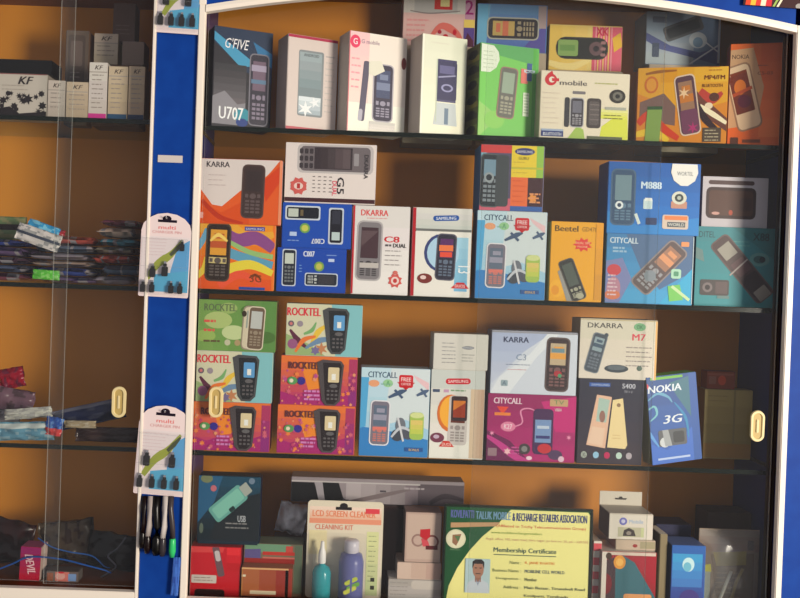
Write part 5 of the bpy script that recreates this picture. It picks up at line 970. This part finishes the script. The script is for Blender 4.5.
# ================================================================== CARDS HANGING ON THE PILASTER
def charger_card(label, px, py, w_, h_, top_cut, lean, conn, dark_hole):
    kx = 1.6 / F; Y = -.0015
    P_ = pt(px, py, Y)                       # bottom centre of the card
    r = thing('charger_pin_card', label, 'blister card', (P_.x, Y, P_.z), (0, rad(lean), 0), 'blister cards of charger pins')
    W, H = w_ * kx, h_ * kx
    ps = [(-W / 2, .002), (-W / 2 + .002, 0), (W / 2 - .002, 0), (W / 2, .002)]
    for k in range(9): a_ = rad(180 * k / 8); ps.append((W / 2 * math.cos(a_), H - W * .36 + W * .36 * math.sin(a_)))
    m = MB(); m.prism(ps, -.0008, 0, mat((232, 214, 212)))
    a = Art(m, Vector((-W / 2, -.0008, H)), Vector((W / 100, 0, 0)), Vector((0, 0, -H / 160)), Vector((0, -1, 0)), (0, 0, 100, 160))
    a.R(32, 13, 70, 18, (40, 34, 44)); a.E(50, 11, 9, 6, (40, 34, 44)); a.T("multi", 34, 24, 68, 31, (226, 120, 120), 0, .03); a.T("CHARGER PIN", 22, 34, 80, 39, (214, 160, 160), 0, .03)
    a.P([(2, 45), (98, 45), (98, 150), (2, 150)], (226, 214, 214)); a.P([(74, 64), (98, 50), (98, 150), (60, 150), (62, 110)], (90, 160, 210)); a.P([(30, 118), (98, 108), (98, 150), (30, 150)], (84, 168, 206)); a.lines(8, 50, 60, 6, 6, (214, 190, 192), 1)
    a.W([(16, 126), (36, 98), (62, 78), (84, 50)], (10, 16, 5), (150, 160, 60)); a.W([(60, 80), (72, 68), (84, 54)], (6, 9, 3), (70, 76, 50))
    m.build('backing_card', r)
    blk = mat((34, 26, 28), .25, 0, 'black_plastic'); tip = mat((190, 188, 190), .2, .8, 'nickel')
    for (u, v, s_) in conn:
        m = MB(); x = -W / 2 + u / 100 * W; z = H - v / 160 * H; ww = .0046 * s_; hh_ = .0098 * s_
        m.box((x - ww, -.010, z - hh_), (x + ww, -.0022, z + hh_ * .5), blk, .0012); m.box((x - ww * .6, -.0085, z + hh_ * .5), (x + ww * .6, -.0035, z + hh_ * .95), blk, .0008); m.box((x - ww * .4, -.0075, z + hh_ * .95), (x + ww * .4, -.0045, z + hh_ * 1.3), tip, .0004)
        m.build('charger_pin', r)
    m = MB(); q = rr_pts(-W / 2 + .003, .003, W / 2 - .003, H * .70, .004); n = len(q); mx = 0; mz = H * .36
    vs = [(x, -.0012, z) for x, z in q] + [(x * .95, -.0125, mz + (z - mz) * .97) for x, z in q]
    m.add(vs, [(i, (i + 1) % n, (i + 1) % n + n, i + n) for i in range(n)] + [tuple(range(n, 2 * n))], clear('blister_film', (.985, .99, .99), .06, .06, .02)); m.build('blister', r)
    wh = mat((236, 234, 236), .15, 0, 'white_highlight_plastic')
    for v in (.36, .69):
        m = MB(); m.box((-W / 2 + .004, -.0140, H * v - .0006), (W / 2 - .004, -.0128, H * v + .0006), PLASTIC, .0003); m.build('blister_ridge', r)
    m = MB(); m.tube([(0, .0012, H * .935), (0, -.008, H * .935), (0, -.012, H * .955)], .0012, tip); m.build('hook', r)
    return r
C1 = [(28, 112, 1.1), (52, 108, 1.2), (84, 62, .9), (10, 142, 1), (28, 142, 1), (66, 142, 1), (84, 142, 1)]
C2 = [(22, 96, 1.25), (72, 96, 1.25), (12, 136, 1.1), (36, 136, 1.1), (60, 136, 1.1), (84, 136, 1.1)]
charger_card('arched blister card of black charger pins hanging halfway up the pilaster', 163, 297, 50, 84, 0, 1.2, C1, 0)
charger_card('arched charger pin card hanging low on the pilaster above black cables', 158.5, 495, 51, 90, 0, 3.0, C2, 0)
charger_card('charger pin card at the very top of the pilaster, cut off by the picture', 177, 33.5, 44, 84, 0, 2.0, C2, 0)
# adapter cables hanging below the low card
def hang(label, px, x2, py0, py1, c, cend, nm='adapter_cable', w_=.004):
    P0 = pt(px, py0, -.008); P1 = pt(x2, py1, -.008)
    r = thing(nm, label, 'cable', (P0.x, -.008, P1.z))
    dx = P1.x - P0.x; H = P0.z - P1.z
    m = MB(); m.tube([(0, .006, H), (dx * .1, 0, H * .8), (dx * .5 + .002, -.001, H * .5), (dx, 0, H * .3)], w_ * .8, mat(c, .3, 0, 'cable')); m.build('cord', r)
    m = MB(); m.tube([(dx, 0, H * .34), (dx, 0, H * .28), (dx, 0, H * .1), (dx, 0, 0)], w_, mat(cend, .25, 0, 'plug'), taper=[.6, 1, 1.1, .7]); m.build('plug', r)
hang('black adapter cable hanging leftmost under the low blister card', 144, 142, 497, 548, (40, 34, 34), (36, 30, 30), w_=.0055)
hang('pale-edged black adapter cable, second under the low blister card', 150, 147, 497, 553, (170, 160, 156), (40, 34, 34), w_=.0065)
hang('black adapter cable hanging in the middle under the low blister card', 157, 156, 497, 555, (34, 28, 32), (30, 26, 28), w_=.0085)
hang('silver-edged adapter cable under the right half of the low blister card', 165, 162, 497, 556, (196, 188, 184), (60, 56, 60), w_=.0065)
hang('grey adapter cable with a green plug, rightmost under the low blister card', 171, 172, 497, 557, (70, 64, 66), (60, 190, 110), w_=.006)
o, t = pouch('strip_pouch', 'narrow blue and white strip pouch hanging below the green plug', 175, 596, -.006, .014, .07, .004, [(70, 110, 190), (190, 205, 230), (60, 90, 170)], 3, seed=61, crumple=.5, cat='pouch')
# small packs hung on the head board at top right
P_ = pt(773, 7, -.002); kx = 1.6 / F
r = thing('hanging_snack_card', 'red, yellow and black card hanging above the cabinet at the top right corner', 'card', (P_.x, -.002, P_.z), (0, rad(2), 0))
m = MB(); W = 60 * kx; H = 50 * kx; m.box((-W / 2, -.001, 0), (W / 2, 0, H), mat((60, 34, 36)), .0002)
a = Art(m, Vector((-W / 2, -.001, H)), Vector((kx, 0, 0)), Vector((0, 0, -kx)), Vector((0, -1, 0)), (0, 0, 60, 50))
for k, c in enumerate(((220, 70, 40), (226, 180, 60), (210, 60, 50), (230, 220, 190), (206, 50, 60))): a.P([(2 + k * 5, 50), (4 + k * 5, 34), (9 + k * 5, 30), (8 + k * 5, 50)], c)
a.L(30, 50, 38, 34, 2, (150, 180, 90)); a.L(34, 50, 42, 34, 2, (226, 220, 190)); a.E(56, 48, 4, 3, (160, 156, 150))
m.build('printed_card', r)
m = MB(); m.tube([(0, .004, H), (0, -.004, H), (0, -.006, H + .006)], .001, mat((180, 180, 180), .2, .8, 'nickel')); m.build('hook', r)
